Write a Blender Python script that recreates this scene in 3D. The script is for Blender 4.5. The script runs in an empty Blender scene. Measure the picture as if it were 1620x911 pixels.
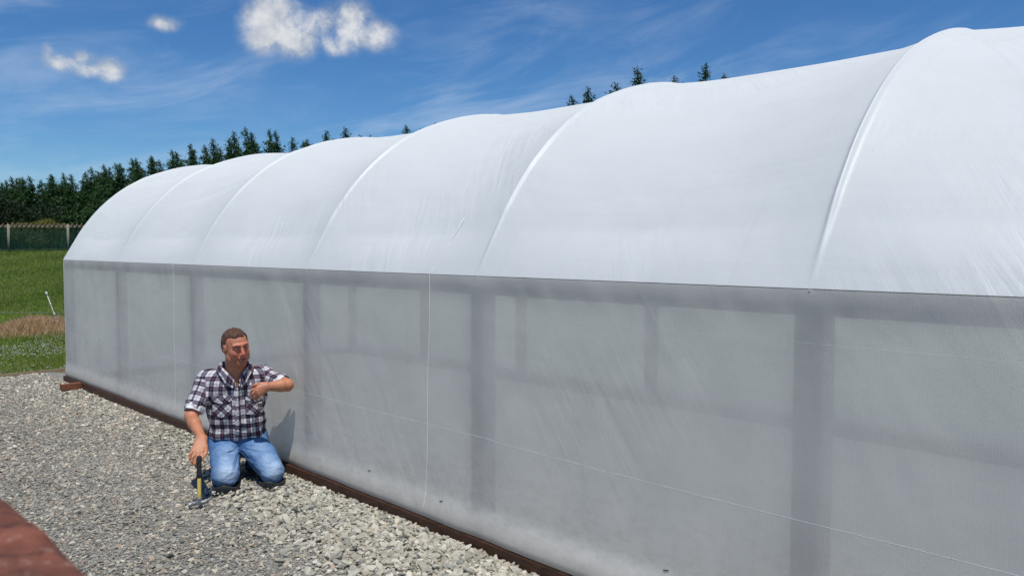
import bpy, math, random
import numpy as np
from mathutils import Vector, Matrix

SC = bpy.context.scene
COL = SC.collection
R = math.radians

# ------------------------------------------------------------------ camera
CAM_H = 1.6
cd = bpy.data.cameras.new('camera')
cam = bpy.data.objects.new('camera', cd)
COL.objects.link(cam)
cam.location = (0, 0, CAM_H)
cam.rotation_euler = (R(90) - math.atan(64.5 / 1260), 0, 0)
cd.sensor_width = 36.0
cd.lens = 28.0
cd.clip_start = 0.05
cd.clip_end = 3000
cd.dof.use_dof = True
cd.dof.focus_distance = 6.0
cd.dof.aperture_fstop = 7.0
SC.camera = cam

# ------------------------------------------------------------------ light
SUN = Vector((0.085, -0.375, 1.0)).normalized()      # direction towards the sun
sun_el = math.asin(SUN.z)
sun_az = math.atan2(SUN.x, SUN.y)
world = bpy.data.worlds.new('World')
SC.world = world
world.use_nodes = True
sd = bpy.data.lights.new('sun', 'SUN')
sd.energy = 3.7
sd.angle = R(0.5)
sd.color = (1.0, 0.965, 0.91)
so = bpy.data.objects.new('sun', sd)
COL.objects.link(so)
so.rotation_euler = SUN.to_track_quat('Z', 'Y').to_euler()
so.location = (0, 0, 30)
SKY_STRENGTH = 0.095
SC.view_settings.view_transform = 'Standard'
SC.view_settings.look = 'None'
SC.view_settings.gamma = 1
SC.view_settings.exposure = 0.16
SC.view_settings.use_curve_mapping = False
SC.render.engine = 'CYCLES'
SC.cycles.max_bounces = 10
SC.cycles.transparent_max_bounces = 12
SC.cycles.use_denoising = True
SC.cycles.sample_clamp_indirect = 6.0


# ------------------------------------------------------------------ node helpers
class NT:
    def __init__(self, tree):
        self.t = tree
        self.n = tree.nodes
        self.l = tree.links

    def node(self, kind, **kw):
        nd = self.n.new(kind)
        for k, v in kw.items():
            setattr(nd, k, v)
        return nd

    def put(self, sock, v):
        if isinstance(v, bpy.types.NodeSocket):
            self.l.new(v, sock)
        else:
            if hasattr(sock, 'default_value'):
                try:
                    sock.default_value = v
                except Exception:
                    if isinstance(v, (tuple, list)) and len(v) == 3:
                        sock.default_value = (*v, 1)

    def math(self, op, a, b=0.0, c=0.0, clamp=False):
        nd = self.node('ShaderNodeMath', operation=op)
        nd.use_clamp = clamp
        self.put(nd.inputs[0], a)
        self.put(nd.inputs[1], b)
        self.put(nd.inputs[2], c)
        return nd.outputs[0]

    def vmath(self, op, a, b=(0, 0, 0)):
        nd = self.node('ShaderNodeVectorMath', operation=op)
        self.put(nd.inputs[0], a)
        self.put(nd.inputs[1], b)
        return nd.outputs[0]

    def noise(self, vec, scale, detail=3, rough=0.5, dist=0.0):
        nd = self.node('ShaderNodeTexNoise')
        if vec is not None:
            self.put(nd.inputs['Vector'], vec)
        nd.inputs['Scale'].default_value = scale
        nd.inputs['Detail'].default_value = detail
        nd.inputs['Roughness'].default_value = rough
        nd.inputs['Distortion'].default_value = dist
        return nd.outputs['Fac']

    def ramp(self, fac, stops):
        nd = self.node('ShaderNodeValToRGB')
        self.put(nd.inputs[0], fac)
        cr = nd.color_ramp
        while len(cr.elements) < len(stops):
            cr.elements.new(0.5)
        for e, (p, c) in zip(cr.elements, stops):
            e.position = p
            e.color = (*c, 1) if len(c) == 3 else c
        return nd.outputs[0]

    def mix(self, fac, a, b, blend='MIX'):
        nd = self.node('ShaderNodeMix', data_type='RGBA', blend_type=blend)
        self.put(nd.inputs[0], fac)
        self.put(nd.inputs[6], a if not isinstance(a, tuple) else (*a[:3], 1))
        self.put(nd.inputs[7], b if not isinstance(b, tuple) else (*b[:3], 1))
        return nd.outputs[2]

    def maprange(self, v, a, b, c=0.0, d=1.0, smooth=True):
        nd = self.node('ShaderNodeMapRange')
        nd.interpolation_type = 'SMOOTHSTEP' if smooth else 'LINEAR'
        self.put(nd.inputs[0], v)
        for i, x in enumerate((a, b, c, d)):
            self.put(nd.inputs[i + 1], x)
        return nd.outputs[0]

    def sep(self, v):
        nd = self.node('ShaderNodeSeparateXYZ')
        self.put(nd.inputs[0], v)
        return nd.outputs

    def comb(self, x, y, z):
        nd = self.node('ShaderNodeCombineXYZ')
        self.put(nd.inputs[0], x)
        self.put(nd.inputs[1], y)
        self.put(nd.inputs[2], z)
        return nd.outputs[0]

    def bump(self, h, strength=0.3, dist=0.02, normal=None):
        nd = self.node('ShaderNodeBump')
        nd.inputs['Strength'].default_value = strength
        nd.inputs['Distance'].default_value = dist
        self.put(nd.inputs['Height'], h)
        if normal is not None:
            self.put(nd.inputs['Normal'], normal)
        return nd.outputs[0]


def new_mat(name):
    m = bpy.data.materials.new(name)
    m.use_nodes = True
    m.node_tree.nodes.clear()
    return m, NT(m.node_tree)


def out(nt, shader):
    o = nt.node('ShaderNodeOutputMaterial')
    nt.l.new(shader, o.inputs[0])


def principled(nt, color, rough=0.7, spec=0.3, normal=None, metal=0.0):
    p = nt.node('ShaderNodeBsdfPrincipled')
    nt.put(p.inputs['Base Color'], color if not isinstance(color, tuple) else (*color[:3], 1))
    nt.put(p.inputs['Roughness'], rough)
    nt.put(p.inputs['Specular IOR Level'], spec)
    nt.put(p.inputs['Metallic'], metal)
    if normal is not None:
        nt.put(p.inputs['Normal'], normal)
    return p


def simple_mat(name, c1, c2, scale, rough=0.7, spec=0.3, bump=0.3, bdist=0.005, stretch=None, metal=0.0, detail=4):
    """two-tone noisy material in object space"""
    m, nt = new_mat(name)
    tc = nt.node('ShaderNodeTexCoord').outputs['Object']
    v = tc
    if stretch:
        v = nt.vmath('MULTIPLY', tc, stretch)
    n = nt.noise(v, scale, detail, 0.6)
    col = nt.ramp(n, [(0.3, c1), (0.7, c2)])
    n2 = nt.noise(v, scale * 3.1, detail, 0.7)
    p = principled(nt, col, rough, spec, nt.bump(n2, bump, bdist), metal)
    out(nt, p.outputs[0])
    return m


# ------------------------------------------------------------------ world sky with clouds
def build_world():
    nt = NT(world.node_tree)
    nt.n.clear()
    sky = nt.node('ShaderNodeTexSky', sky_type='NISHITA')
    sky.sun_disc = False
    sky.sun_elevation = sun_el
    sky.sun_rotation = sun_az
    sky.altitude = 100
    sky.air_density = 1.0
    sky.dust_density = 0.1
    sky.ozone_density = 2.2
    hsv = nt.node('ShaderNodeHueSaturation')
    hsv.inputs['Saturation'].default_value = 1.18
    hsv.inputs['Value'].default_value = 0.98
    nt.l.new(sky.outputs[0], hsv.inputs['Color'])
    bg = nt.node('ShaderNodeBackground')
    nt.l.new(nt.mix(1.0, hsv.outputs[0], (0.48, 0.71, 0.93), 'MULTIPLY'), bg.inputs[0])
    bg.inputs[1].default_value = SKY_STRENGTH
    g = nt.node('ShaderNodeTexCoord').outputs['Generated']
    x, y, z = nt.sep(g)
    az = nt.math('ARCTAN2', x, y)
    el = nt.math('ARCSINE', z)
    ae = nt.comb(az, el, 0)
    n1 = nt.noise(ae, 14, 7, 0.6, 0.35)
    n2 = nt.noise(ae, 48, 7, 0.66, 0.3)
    nn = nt.math('ADD', nt.math('MULTIPLY', nt.math('SUBTRACT', n1, 0.5), 1.7), nt.math('MULTIPLY', nt.math('SUBTRACT', n2, 0.5), 1.0))
    # puffs: azimuth, elevation, half-width, half-height (radians), tilt, weight
    puffs = [(-0.288, 0.262, 0.034, 0.036, 1.0), (-0.262, 0.240, 0.030, 0.022, 0.95), (-0.296, 0.238, 0.020, 0.016, 0.75), (-0.262, 0.262, 0.022, 0.03, 0.8),
             (-0.196, 0.262, 0.030, 0.030, 1.0), (-0.170, 0.252, 0.028, 0.020, 0.95), (-0.216, 0.240, 0.026, 0.014, 0.85), (-0.234, 0.262, 0.03, 0.022, 0.78),
             (-0.508, 0.196, 0.020, 0.011, 0.8), (-0.482, 0.192, 0.024, 0.010, 0.8), (-0.462, 0.194, 0.018, 0.014, 0.95), (-0.522, 0.208, 0.008, 0.012, 0.65), (-0.488, 0.203, 0.012, 0.010, 0.8),
             (-0.406, 0.248, 0.020, 0.010, 0.85)]
    tot = None
    for (a, e, w, h, k) in puffs:
        dx = nt.math('DIVIDE', nt.math('SUBTRACT', az, a), w)
        dy = nt.math('DIVIDE', nt.math('SUBTRACT', el, e), h)
        r2 = nt.math('ADD', nt.math('MULTIPLY', dx, dx), nt.math('MULTIPLY', dy, dy))
        v = nt.math('MULTIPLY', nt.math('EXPONENT', nt.math('MULTIPLY', r2, -0.8)), k * 1.25)
        tot = v if tot is None else nt.math('SMOOTH_MAX', tot, v, 0.3)
    dens = nt.math('ADD', tot, nt.math('MULTIPLY', nn, nt.math('MULTIPLY', tot, 1.3)))
    mask = nt.maprange(dens, 0.26, 1.22, 0, 0.93)
    # wisps of cirrus, stretched
    rot = nt.node('ShaderNodeVectorRotate')
    rot.inputs['Angle'].default_value = R(-14)
    nt.l.new(ae, rot.inputs['Vector'])
    sv = nt.vmath('MULTIPLY', rot.outputs[0], (2.6, 10.5, 1))
    c1 = nt.noise(nt.vmath('ADD', sv, (3.1, 1.7, 0)), 1.6, 8, 0.62, 0.7)
    c2 = nt.noise(nt.vmath('ADD', ae, (0.7, 5.2, 0)), 3.4, 3, 0.5)
    cir = nt.math('MULTIPLY', nt.maprange(c1, 0.42, 0.78), nt.maprange(c2, 0.36, 0.60))
    # a wide faint veil low on the left, as far as the horizon
    low = nt.maprange(el, 0.02, 0.26, 1.0, 0.12)
    cir = nt.math('ADD', nt.math('MULTIPLY', cir, 0.33), nt.math('MULTIPLY', nt.math('MULTIPLY', low, nt.maprange(c1, 0.42, 0.72)), 0.12), clamp=True)
    cbg = nt.node('ShaderNodeBackground')
    shade = nt.noise(ae, 26, 4, 0.6)
    ccol = nt.ramp(nt.math('ADD', shade, nt.math('MULTIPLY', nt.math('SUBTRACT', mask, 0.5), 0.25)),
                   [(0.40, (0.42, 0.47, 0.54)), (0.66, (0.76, 0.77, 0.79))])
    nt.l.new(ccol, cbg.inputs[0])
    cbg.inputs[1].default_value = 0.88
    wbg = nt.node('ShaderNodeBackground')
    wbg.inputs[0].default_value = (0.66, 0.76, 0.90, 1)
    wbg.inputs[1].default_value = 0.85
    m1 = nt.node('ShaderNodeMixShader')
    nt.l.new(cir, m1.inputs[0])
    nt.l.new(bg.outputs[0], m1.inputs[1])
    nt.l.new(wbg.outputs[0], m1.inputs[2])
    m2 = nt.node('ShaderNodeMixShader')
    nt.l.new(mask, m2.inputs[0])
    nt.l.new(m1.outputs[0], m2.inputs[1])
    nt.l.new(cbg.outputs[0], m2.inputs[2])
    o = nt.node('ShaderNodeOutputWorld')
    nt.l.new(m2.outputs[0], o.inputs[0])


build_world()


# ------------------------------------------------------------------ object helpers
def tag(o, label=None, cat=None, group=None, kind=None):
    if label:
        o['label'] = label
    if cat:
        o['category'] = cat
    if group:
        o['group'] = group
    if kind:
        o['kind'] = kind
    return o


def empty(name, loc=(0, 0, 0), rz=0.0):
    o = bpy.data.objects.new(name, None)
    o.empty_display_size = 0.2
    COL.objects.link(o)
    o.location = loc
    o.rotation_euler = (0, 0, rz)
    return o


def np_mesh(name, verts, faces, mat=None, parent=None, smooth=False, uv=None, col=None, matrix=None):
    """faces: (n,k) array or a list of index lists"""
    me = bpy.data.meshes.new(name)
    verts = np.asarray(verts, np.float32)
    if isinstance(faces, np.ndarray):
        nf, k = faces.shape
        me.vertices.add(len(verts))
        me.vertices.foreach_set('co', verts.ravel())
        me.loops.add(nf * k)
        me.loops.foreach_set('vertex_index', faces.astype(np.int32).ravel())
        me.polygons.add(nf)
        me.polygons.foreach_set('loop_start', np.arange(0, nf * k, k, dtype=np.int32))
        me.polygons.foreach_set('loop_total', np.full(nf, k, np.int32))
        me.update(calc_edges=True)
    else:
        me.from_pydata([tuple(map(float, v)) for v in verts], [], [tuple(int(i) for i in f) for f in faces])
        me.update()
    me.polygons.foreach_set('use_smooth', np.full(len(me.polygons), smooth, dtype=bool))
    if uv is not None:
        lay = me.uv_layers.new(name='UVMap')
        idx = np.zeros(len(me.loops), np.int32)
        me.loops.foreach_get('vertex_index', idx)
        lay.data.foreach_set('uv', np.asarray(uv, np.float32)[idx].ravel())
    if col is not None:
        a = me.color_attributes.new('tint', 'FLOAT_COLOR', 'POINT')
        c = np.ones((len(verts), 4), np.float32)
        c[:, :3] = col
        a.data.foreach_set('color', c.ravel())
    if mat:
        me.materials.append(mat)
    o = bpy.data.objects.new(name, me)
    COL.objects.link(o)
    if parent:
        o.parent = parent
    return o


class MB:
    """collects boxes and tubes into one mesh"""
    def __init__(self):
        self.v = []
        self.f = []

    def add(self, vs, fs):
        n = len(self.v)
        self.v += [tuple(v) for v in vs]
        self.f += [[i + n for i in f] for f in fs]

    def box(self, c, s, rz=0.0, rx=0.0, ry=0.0, bevel=0.0):
        import bmesh
        bm = bmesh.new()
        bmesh.ops.create_cube(bm, size=1.0)
        M = Matrix.Translation(c) @ Matrix.Rotation(rz, 4, 'Z') @ Matrix.Rotation(ry, 4, 'Y') @ Matrix.Rotation(rx, 4, 'X') @ Matrix.Diagonal((*s, 1))
        if bevel:
            bmesh.ops.transform(bm, matrix=Matrix.Diagonal((*s, 1)), verts=bm.verts)
            bmesh.ops.bevel(bm, geom=list(bm.edges), offset=bevel, segments=2, affect='EDGES')
            M = Matrix.Translation(c) @ Matrix.Rotation(rz, 4, 'Z') @ Matrix.Rotation(ry, 4, 'Y') @ Matrix.Rotation(rx, 4, 'X')
        bmesh.ops.transform(bm, matrix=M, verts=bm.verts)
        bm.verts.index_update()
        self.add([v.co[:] for v in bm.verts], [[v.index for v in f.verts] for f in bm.faces])
        bm.free()

    def tube(self, pts, rad, seg=10, cap=True):
        pts = [Vector(p) for p in pts]
        if not isinstance(rad, (list, tuple)):
            rad = [rad] * len(pts)
        rings = []
        up = Vector((0, 0, 1))
        for i, p in enumerate(pts):
            d = (pts[min(i + 1, len(pts) - 1)] - pts[max(i - 1, 0)]).normalized()
            if abs(d.dot(up)) > 0.97:
                up = Vector((1, 0, 0))
            a = d.cross(up).normalized()
            b = a.cross(d).normalized()
            up = b
            rings.append([p + (a * math.cos(2 * math.pi * k / seg) + b * math.sin(2 * math.pi * k / seg)) * rad[i] for k in range(seg)])
        vs = [v[:] for r in rings for v in r]
        fs = []
        for i in range(len(pts) - 1):
            for k in range(seg):
                k2 = (k + 1) % seg
                fs.append([i * seg + k, i * seg + k2, (i + 1) * seg + k2, (i + 1) * seg + k])
        if cap:
            fs.append(list(range(seg))[::-1])
            fs.append([(len(pts) - 1) * seg + k for k in range(seg)])
        self.add(vs, fs)

    def build(self, name, mat, parent=None, smooth=False):
        o = np_mesh(name, self.v, self.f, mat, parent, smooth)
        return o


def auto_smooth(o, ang=40):
    """smooth faces but keep hard edges"""
    import bmesh
    me = o.data
    bm = bmesh.new()
    bm.from_mesh(me)
    for f in bm.faces:
        f.smooth = True
    for e in bm.edges:
        if len(e.link_faces) == 2 and e.calc_face_angle(0) > R(ang):
            e.smooth = False
    bm.to_mesh(me)
    bm.free()


rng = np.random.default_rng(11)
random.seed(5)


# ------------------------------------------------------------------ numpy value noise
def _hash(ix, iy, iz, seed=0):
    h = (ix.astype(np.int64) * 374761393 + iy.astype(np.int64) * 668265263 + iz.astype(np.int64) * 2147483647 + seed * 1274126177) & 0xFFFFFFFF
    h = ((h ^ (h >> 13)) * 1274126177) & 0xFFFFFFFF
    h = (h ^ (h >> 16)) & 0xFFFFFFFF
    return h.astype(np.float32) / 4294967295.0


def vnoise(p, seed=0):
    i = np.floor(p).astype(np.int64)
    f = (p - i).astype(np.float32)
    u = f * f * (3 - 2 * f)
    r = 0
    for dx in (0, 1):
        for dy in (0, 1):
            for dz in (0, 1):
                w = (u[..., 0] if dx else 1 - u[..., 0]) * (u[..., 1] if dy else 1 - u[..., 1]) * (u[..., 2] if dz else 1 - u[..., 2])
                r = r + w * _hash(i[..., 0] + dx, i[..., 1] + dy, i[..., 2] + dz, seed)
    return r * 2 - 1


# ================================================================== SETTING
# tunnel frame: t runs along the near wall (away from the camera), w inwards, z up
A0 = np.array([0.26562, 3.64599])
DT = np.array([-0.69624, 0.71781])
DW = np.array([0.71781, 0.69624])
TUN_RZ = math.atan2(DT[1], DT[0])


def T(t, w, z):
    p = A0 + np.multiply.outer(t, DT) + np.multiply.outer(w, DW)
    return np.concatenate([p, np.broadcast_to(np.asarray(z, float)[..., None], p.shape[:-1] + (1,))], -1)


def T1(t, w, z):
    p = A0 + t * DT + w * DW
    return Vector((p[0], p[1], z))


def to_tw(xy):
    q = np.asarray(xy) - A0
    return q @ DT, q @ DW


EDGE_T = 8.885     # where gravel stops and grass begins


def field_z(x, y):
    s = np.clip((y - 13.0) / 23.0, 0, None)
    z = 1.43 * np.minimum(s, 1.0)
    # soften the crest
    z = np.where((s > 0.9) & (s < 1.2), 1.43 * (1 - 0.5 * np.clip((1.2 - s) / 0.3, 0, 1) ** 2 * 0.2), z)
    z = z + np.where(s > 0, 0.05 * np.sin(x * 0.35 + y * 0.2) * np.clip(s * 3, 0, 1), 0)
    return z


# --- ground: one sheet to the horizon
def ground_sheet():
    xs = np.concatenate([np.linspace(-1500, -100, 15)[:-1], np.linspace(-100, -30, 36)[:-1], np.linspace(-30, 20, 101)[:-1], np.linspace(20, 100, 30)[:-1], np.linspace(100, 1500, 14)])
    ys = np.concatenate([np.linspace(-1000, -60, 12)[:-1], np.linspace(-60, 6, 30)[:-1], np.linspace(6, 60, 109)[:-1], np.linspace(60, 160, 30)[:-1], np.linspace(160, 2200, 20)])
    X, Y = np.meshgrid(xs, ys, indexing='ij')
    Z = field_z(X, Y) - 0.02
    V = np.stack([X, Y, Z], -1).reshape(-1, 3)
    nx, ny = X.shape
    I = np.arange(nx * ny).reshape(nx, ny)
    F = np.stack([I[:-1, :-1], I[1:, :-1], I[1:, 1:], I[:-1, 1:]], -1).reshape(-1, 4)
    m, nt = new_mat('meadow_grass')
    pos = nt.node('ShaderNodeNewGeometry').outputs['Position']
    n1 = nt.noise(pos, 0.9, 5, 0.6)
    n2 = nt.noise(pos, 9, 4, 0.7)
    n3 = nt.noise(nt.vmath('MULTIPLY', pos, (0.35, 1.6, 1)), 1.1, 4, 0.6)
    c = nt.ramp(n1, [(0.3, (0.075, 0.14, 0.018)), (0.7, (0.13, 0.20, 0.035))])
    c = nt.mix(nt.maprange(n3, 0.5, 0.75, 0, 0.5), c, (0.13, 0.14, 0.045))
    c = nt.mix(nt.maprange(n2, 0.4, 0.75, 0, 0.55), c, (0.04, 0.07, 0.012))
    p = principled(nt, c, 0.9, 0.1, nt.bump(n2, 0.6, 0.08))
    out(nt, p.outputs[0])
    o = np_mesh('ground', V, F, m, None, True)
    tag(o, kind='structure')


ground_sheet()


def gz(t, w):
    """height of the gravel surface near the wall: it is heaped against the board"""
    w = np.asarray(w, float)
    return 0.018 * np.exp(-(w / 0.30) ** 2) + 0.012 * np.sin(np.asarray(t) * 1.7) * np.exp(-((w + .5) / 0.5) ** 2)


def gravel_pad():
    ts = np.concatenate([np.arange(-14, -4, 0.5), np.arange(-4, EDGE_T - 0.05, 0.06), [EDGE_T - 0.03]])
    ws = np.concatenate([np.arange(-16, -5, 0.5), np.arange(-5, 0.06, 0.06), [0.3, 1, 2, 3, 4, 5, 6]])
    TT, WW = np.meshgrid(ts, ws, indexing='ij')
    Z = 0.0 + gz(TT, WW) + np.where(WW > 0.1, -0.03, 0)
    P = np.stack([TT * 8, WW * 8, TT * 0], -1)
    Z = Z + (0.002 * vnoise(P * 0.3, 3) - 0.002) * (WW < 0)
    V = T(TT.ravel(), WW.ravel(), Z.ravel())
    n, k = TT.shape
    I = np.arange(n * k).reshape(n, k)
    F = np.stack([I[:-1, :-1], I[:-1, 1:], I[1:, 1:], I[1:, :-1]], -1).reshape(-1, 4)
    m, nt = new_mat('gravel_fines')
    pos = nt.node('ShaderNodeNewGeometry').outputs['Position']
    vo = nt.node('ShaderNodeTexVoronoi')
    vo.inputs['Scale'].default_value = 85
    nt.l.new(pos, vo.inputs['Vector'])
    n1 = nt.noise(pos, 60, 5, 0.7)
    n2 = nt.noise(pos, 1.3, 4, 0.6)
    sx = nt.sep(vo.outputs['Color'])
    c = nt.ramp(sx[0], [(0.0, (0.12, 0.118, 0.106)), (0.45, (0.24, 0.234, 0.210)), (0.8, (0.34, 0.332, 0.30)), (1.0, (0.44, 0.43, 0.39))])
    c = nt.mix(nt.maprange(n1, 0.5, 0.8, 0, 0.5), c, (0.12, 0.12, 0.11))
    c = nt.mix(nt.maprange(n2, 0.45, 0.7, 0, 0.3), c, (0.36, 0.35, 0.31))
    h = nt.math('ADD', nt.math('MULTIPLY', vo.outputs['Distance'], 1.0), n1)
    p = principled(nt, c, 0.9, 0.15, nt.bump(h, 0.9, 0.012))
    out(nt, p.outputs[0])
    o = np_mesh('gravel_yard', V, F[:, ::-1], m, None, True)
    tag(o, kind='structure')


gravel_pad()

# --- shared materials
M_darkwood = simple_mat('stained_dark_timber', (0.038, 0.018, 0.011), (0.10, 0.046, 0.026), 3, 0.65, 0.3, 0.4, 0.004, (6, 6, 30))
M_greywood = simple_mat('weathered_timber', (0.16, 0.14, 0.115), (0.32, 0.28, 0.23), 4, 0.8, 0.2, 0.4, 0.004, (8, 8, 8))
M_postwood = simple_mat('treated_pine', (0.030, 0.028, 0.030), (0.065, 0.062, 0.062), 3, 0.75, 0.2, 0.3, 0.003, (8, 8, 1.2))
M_rail = simple_mat('dark_oiled_rail', (0.006, 0.006, 0.006), (0.014, 0.013, 0.013), 3, 0.8, 0.1, 0.2, 0.003, (8, 8, 1.2))
M_steel = simple_mat('galvanised_steel', (0.40, 0.42, 0.43), (0.55, 0.56, 0.57), 20, 0.4, 0.5, 0.1, 0.001, None, 0.8)
M_edge = simple_mat('pale_edging_board', (0.22, 0.16, 0.10), (0.38, 0.29, 0.19), 4, 0.8, 0.2, 0.4, 0.004, (4, 4, 20))


# --- shade cloth
def cloth_mat(name, base, transp, transl, wrinkle, tint=None):
    m, nt = new_mat(name)
    uv = nt.node('ShaderNodeUVMap').outputs[0]
    u, v, _ = nt.sep(uv)
    # woven threads: ribs about 4 mm apart seen up close
    rib = nt.math('SINE', nt.math('MULTIPLY', u, 1050.0))
    rib2 = nt.math('SINE', nt.math('MULTIPLY', v, 1050.0))
    big = nt.noise(nt.vmath('MULTIPLY', uv, (1.1, 0.8, 1)), 1.3, 3, 0.5, 0.6)
    # diagonal strain folds
    rot = nt.node('ShaderNodeVectorRotate')
    rot.inputs['Angle'].default_value = R(32)
    nt.l.new(uv, rot.inputs['Vector'])
    fold = nt.noise(nt.vmath('MULTIPLY', rot.outputs[0], (9.0, 0.9, 1)), 1.0, 4, 0.55, 0.5)
    where = nt.maprange(nt.noise(nt.vmath('ADD', uv, (7, 3, 0)), 0.7, 2, 0.5), 0.46, 0.66)
    crease = nt.noise(nt.vmath('MULTIPLY', uv, (42.0, 2.2, 1)), 1.0, 3, 0.5, 0.2)
    band = nt.maprange(nt.noise(nt.vmath('MULTIPLY', uv, (0.6, 6.0, 1)), 1.0, 2, 0.5), 0.52, 0.68)
    h = nt.math('ADD', nt.math('MULTIPLY', big, 1.2), nt.math('MULTIPLY', nt.math('MULTIPLY', fold, where), wrinkle))
    h = nt.math('ADD', h, nt.math('MULTIPLY', nt.math('MULTIPLY', crease, band), wrinkle * 0.10))
    fine = nt.noise(uv, 160, 3, 0.6)
    h = nt.math('ADD', h, nt.math('MULTIPLY', fine, 0.03))
    h = nt.math('ADD', h, nt.math('MULTIPLY', nt.math('ADD', rib, rib2), 0.0035))
    nrm = nt.bump(h, 0.5, 0.03)
    dirt = nt.noise(nt.vmath('MULTIPLY', uv, (1.5, 3.0, 1)), 1.6, 6, 0.65)
    c = nt.mix(nt.maprange(dirt, 0.35, 0.75, 0, 0.22), base, tuple(b * 0.86 for b in base))
    # dust splashed up off the gravel, thinning upwards, with a few runs
    spl = nt.noise(nt.vmath('MULTIPLY', uv, (3.5, 6.0, 1)), 4.0, 7, 0.72)
    c = nt.mix(nt.math('MULTIPLY', nt.maprange(v, 0.0, 0.75, 0.42, 0.0, False), nt.maprange(spl, 0.42, 0.68)), c, (0.50, 0.45, 0.37))
    runs = nt.noise(nt.vmath('MULTIPLY', uv, (26.0, 0.5, 1)), 1.0, 4, 0.6, 0.2)
    c = nt.mix(nt.maprange(runs, 0.56, 0.78, 0, 0.13), c, (0.62, 0.60, 0.55))
    if tint:
        c = nt.mix(nt.maprange(v, tint[1], tint[2], 0.75, 0.0), c, tint[0])
    d = nt.node('ShaderNodeBsdfDiffuse')
    nt.put(d.inputs[0], c)
    nt.put(d.inputs['Normal'], nrm)
    tl = nt.node('ShaderNodeBsdfTranslucent')
    nt.put(tl.inputs[0], c)
    nt.put(tl.inputs['Normal'], nrm)
    gl = nt.node('ShaderNodeBsdfGlossy')
    gl.inputs['Roughness'].default_value = 0.45
    gl.inputs['Color'].default_value = (0.9, 0.9, 0.9, 1)
    nt.put(gl.inputs['Normal'], nrm)
    m1 = nt.node('ShaderNodeMixShader')
    m1.inputs[0].default_value = transl
    nt.l.new(d.outputs[0], m1.inputs[1])
    nt.l.new(tl.outputs[0], m1.inputs[2])
    m15 = nt.node('ShaderNodeMixShader')
    m15.inputs[0].default_value = 0.035
    nt.l.new(m1.outputs[0], m15.inputs[1])
    nt.l.new(gl.outputs[0], m15.inputs[2])
    tr = nt.node('ShaderNodeBsdfTransparent')
    m2 = nt.node('ShaderNodeMixShader')
    weave = nt.math('MULTIPLY', nt.math('ADD', rib, 1.0), 0.5)
    patchy = nt.noise(nt.vmath('MULTIPLY', uv, (1.0, 1.8, 1)), 1.1, 5, 0.6, 0.8)
    tt_ = nt.math('ADD', transp * 0.50, nt.math('MULTIPLY', nt.math('MULTIPLY', weave, nt.math('ADD', patchy, 0.3)), transp * 0.55))
    tt_ = nt.math('ADD', tt_, nt.math('MULTIPLY', nt.math('SUBTRACT', patchy, 0.35), transp * 0.9), clamp=True)
    if tint:
        tt_ = nt.math('MULTIPLY', tt_, nt.maprange(v, 0.16, 0.30, 0.25, 1.0))
    nt.put(m2.inputs[0], tt_)
    nt.l.new(m15.outputs[0], m2.inputs[1])
    nt.l.new(tr.outputs[0], m2.inputs[2])
    out(nt, m2.outputs[0])
    return m


M_roof = cloth_mat('white_roof_cloth', (0.795, 0.82, 0.815), 0.05, 0.31, 0.9)
M_wall = cloth_mat('white_wall_netting', (0.94, 0.905, 0.84), 0.265, 0.36, 0.35, ((0.66, 0.60, 0.52), 0.10, 0.24))
M_seam = simple_mat('white_cord', (0.70, 0.71, 0.72), (0.78, 0.79, 0.80), 50, 0.7, 0.2, 0.1, 0.001)

EAVE = 1.45
PROF = np.array([(0, 1.45), (.115, 1.64), (.25, 1.85), (.42, 2.06), (.64, 2.26), (.87, 2.41), (1.12, 2.52), (1.42, 2.612), (1.70, 2.660), (1.97, 2.674)])
PROF = np.vstack([PROF, [(3.94 - a, b) for a, b in PROF[-2::-1]]])
WID = 3.94


def smooth_profile(n):
    """Catmull-Rom through PROF, resampled by arc length"""
    P = PROF
    Q = np.vstack([2 * P[0] - P[1], P, 2 * P[-1] - P[-2]])
    pts = []
    for i in range(1, len(Q) - 2):
        for u in np.linspace(0, 1, 20, endpoint=False):
            p0, p1, p2, p3 = Q[i - 1:i + 3]
            pts.append(0.5 * ((2 * p1) + (-p0 + p2) * u + (2 * p0 - 5 * p1 + 4 * p2 - p3) * u * u + (-p0 + 3 * p1 - 3 * p2 + p3) * u ** 3))
    pts.append(P[-1])
    pts = np.array(pts)
    s = np.concatenate([[0], np.cumsum(np.linalg.norm(np.diff(pts, axis=0), axis=1))])
    ss = np.linspace(0, s[-1], n)
    return np.stack([np.interp(ss, s, pts[:, 0]), np.interp(ss, s, pts[:, 1])], -1), ss


HOOPS = [-6.54, -4.74, -2.94, -1.14, 0.64, 2.37, 4.25, 6.10, 7.93]
T0, T9 = HOOPS[0], HOOPS[-1]

tunnel = empty('polytunnel', T1(T0, 0, 0), TUN_RZ)
tag(tunnel, 'long white netting covered polytunnel with arched hoop roof on a dark timber base board', 'polytunnel')
bpy.context.view_layer.update()
TUN_INV = np.array(tunnel.matrix_world.inverted())


def tunnel_part(name, V, F, mat, smooth=False, uv=None):
    V = np.asarray(V, float)
    L = (np.c_[V, np.ones(len(V))] @ TUN_INV.T)[:, :3]
    return np_mesh(name, L, F, mat, tunnel, smooth, uv)


def tunnel_mb(name, mb, mat, smooth=False):
    return tunnel_part(name, mb.v, mb.f, mat, smooth)


def grid_faces(n, k):
    I = np.arange(n * k).reshape(n, k)
    return np.stack([I[:-1, :-1], I[1:, :-1], I[1:, 1:], I[:-1, 1:]], -1).reshape(-1, 4)


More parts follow.
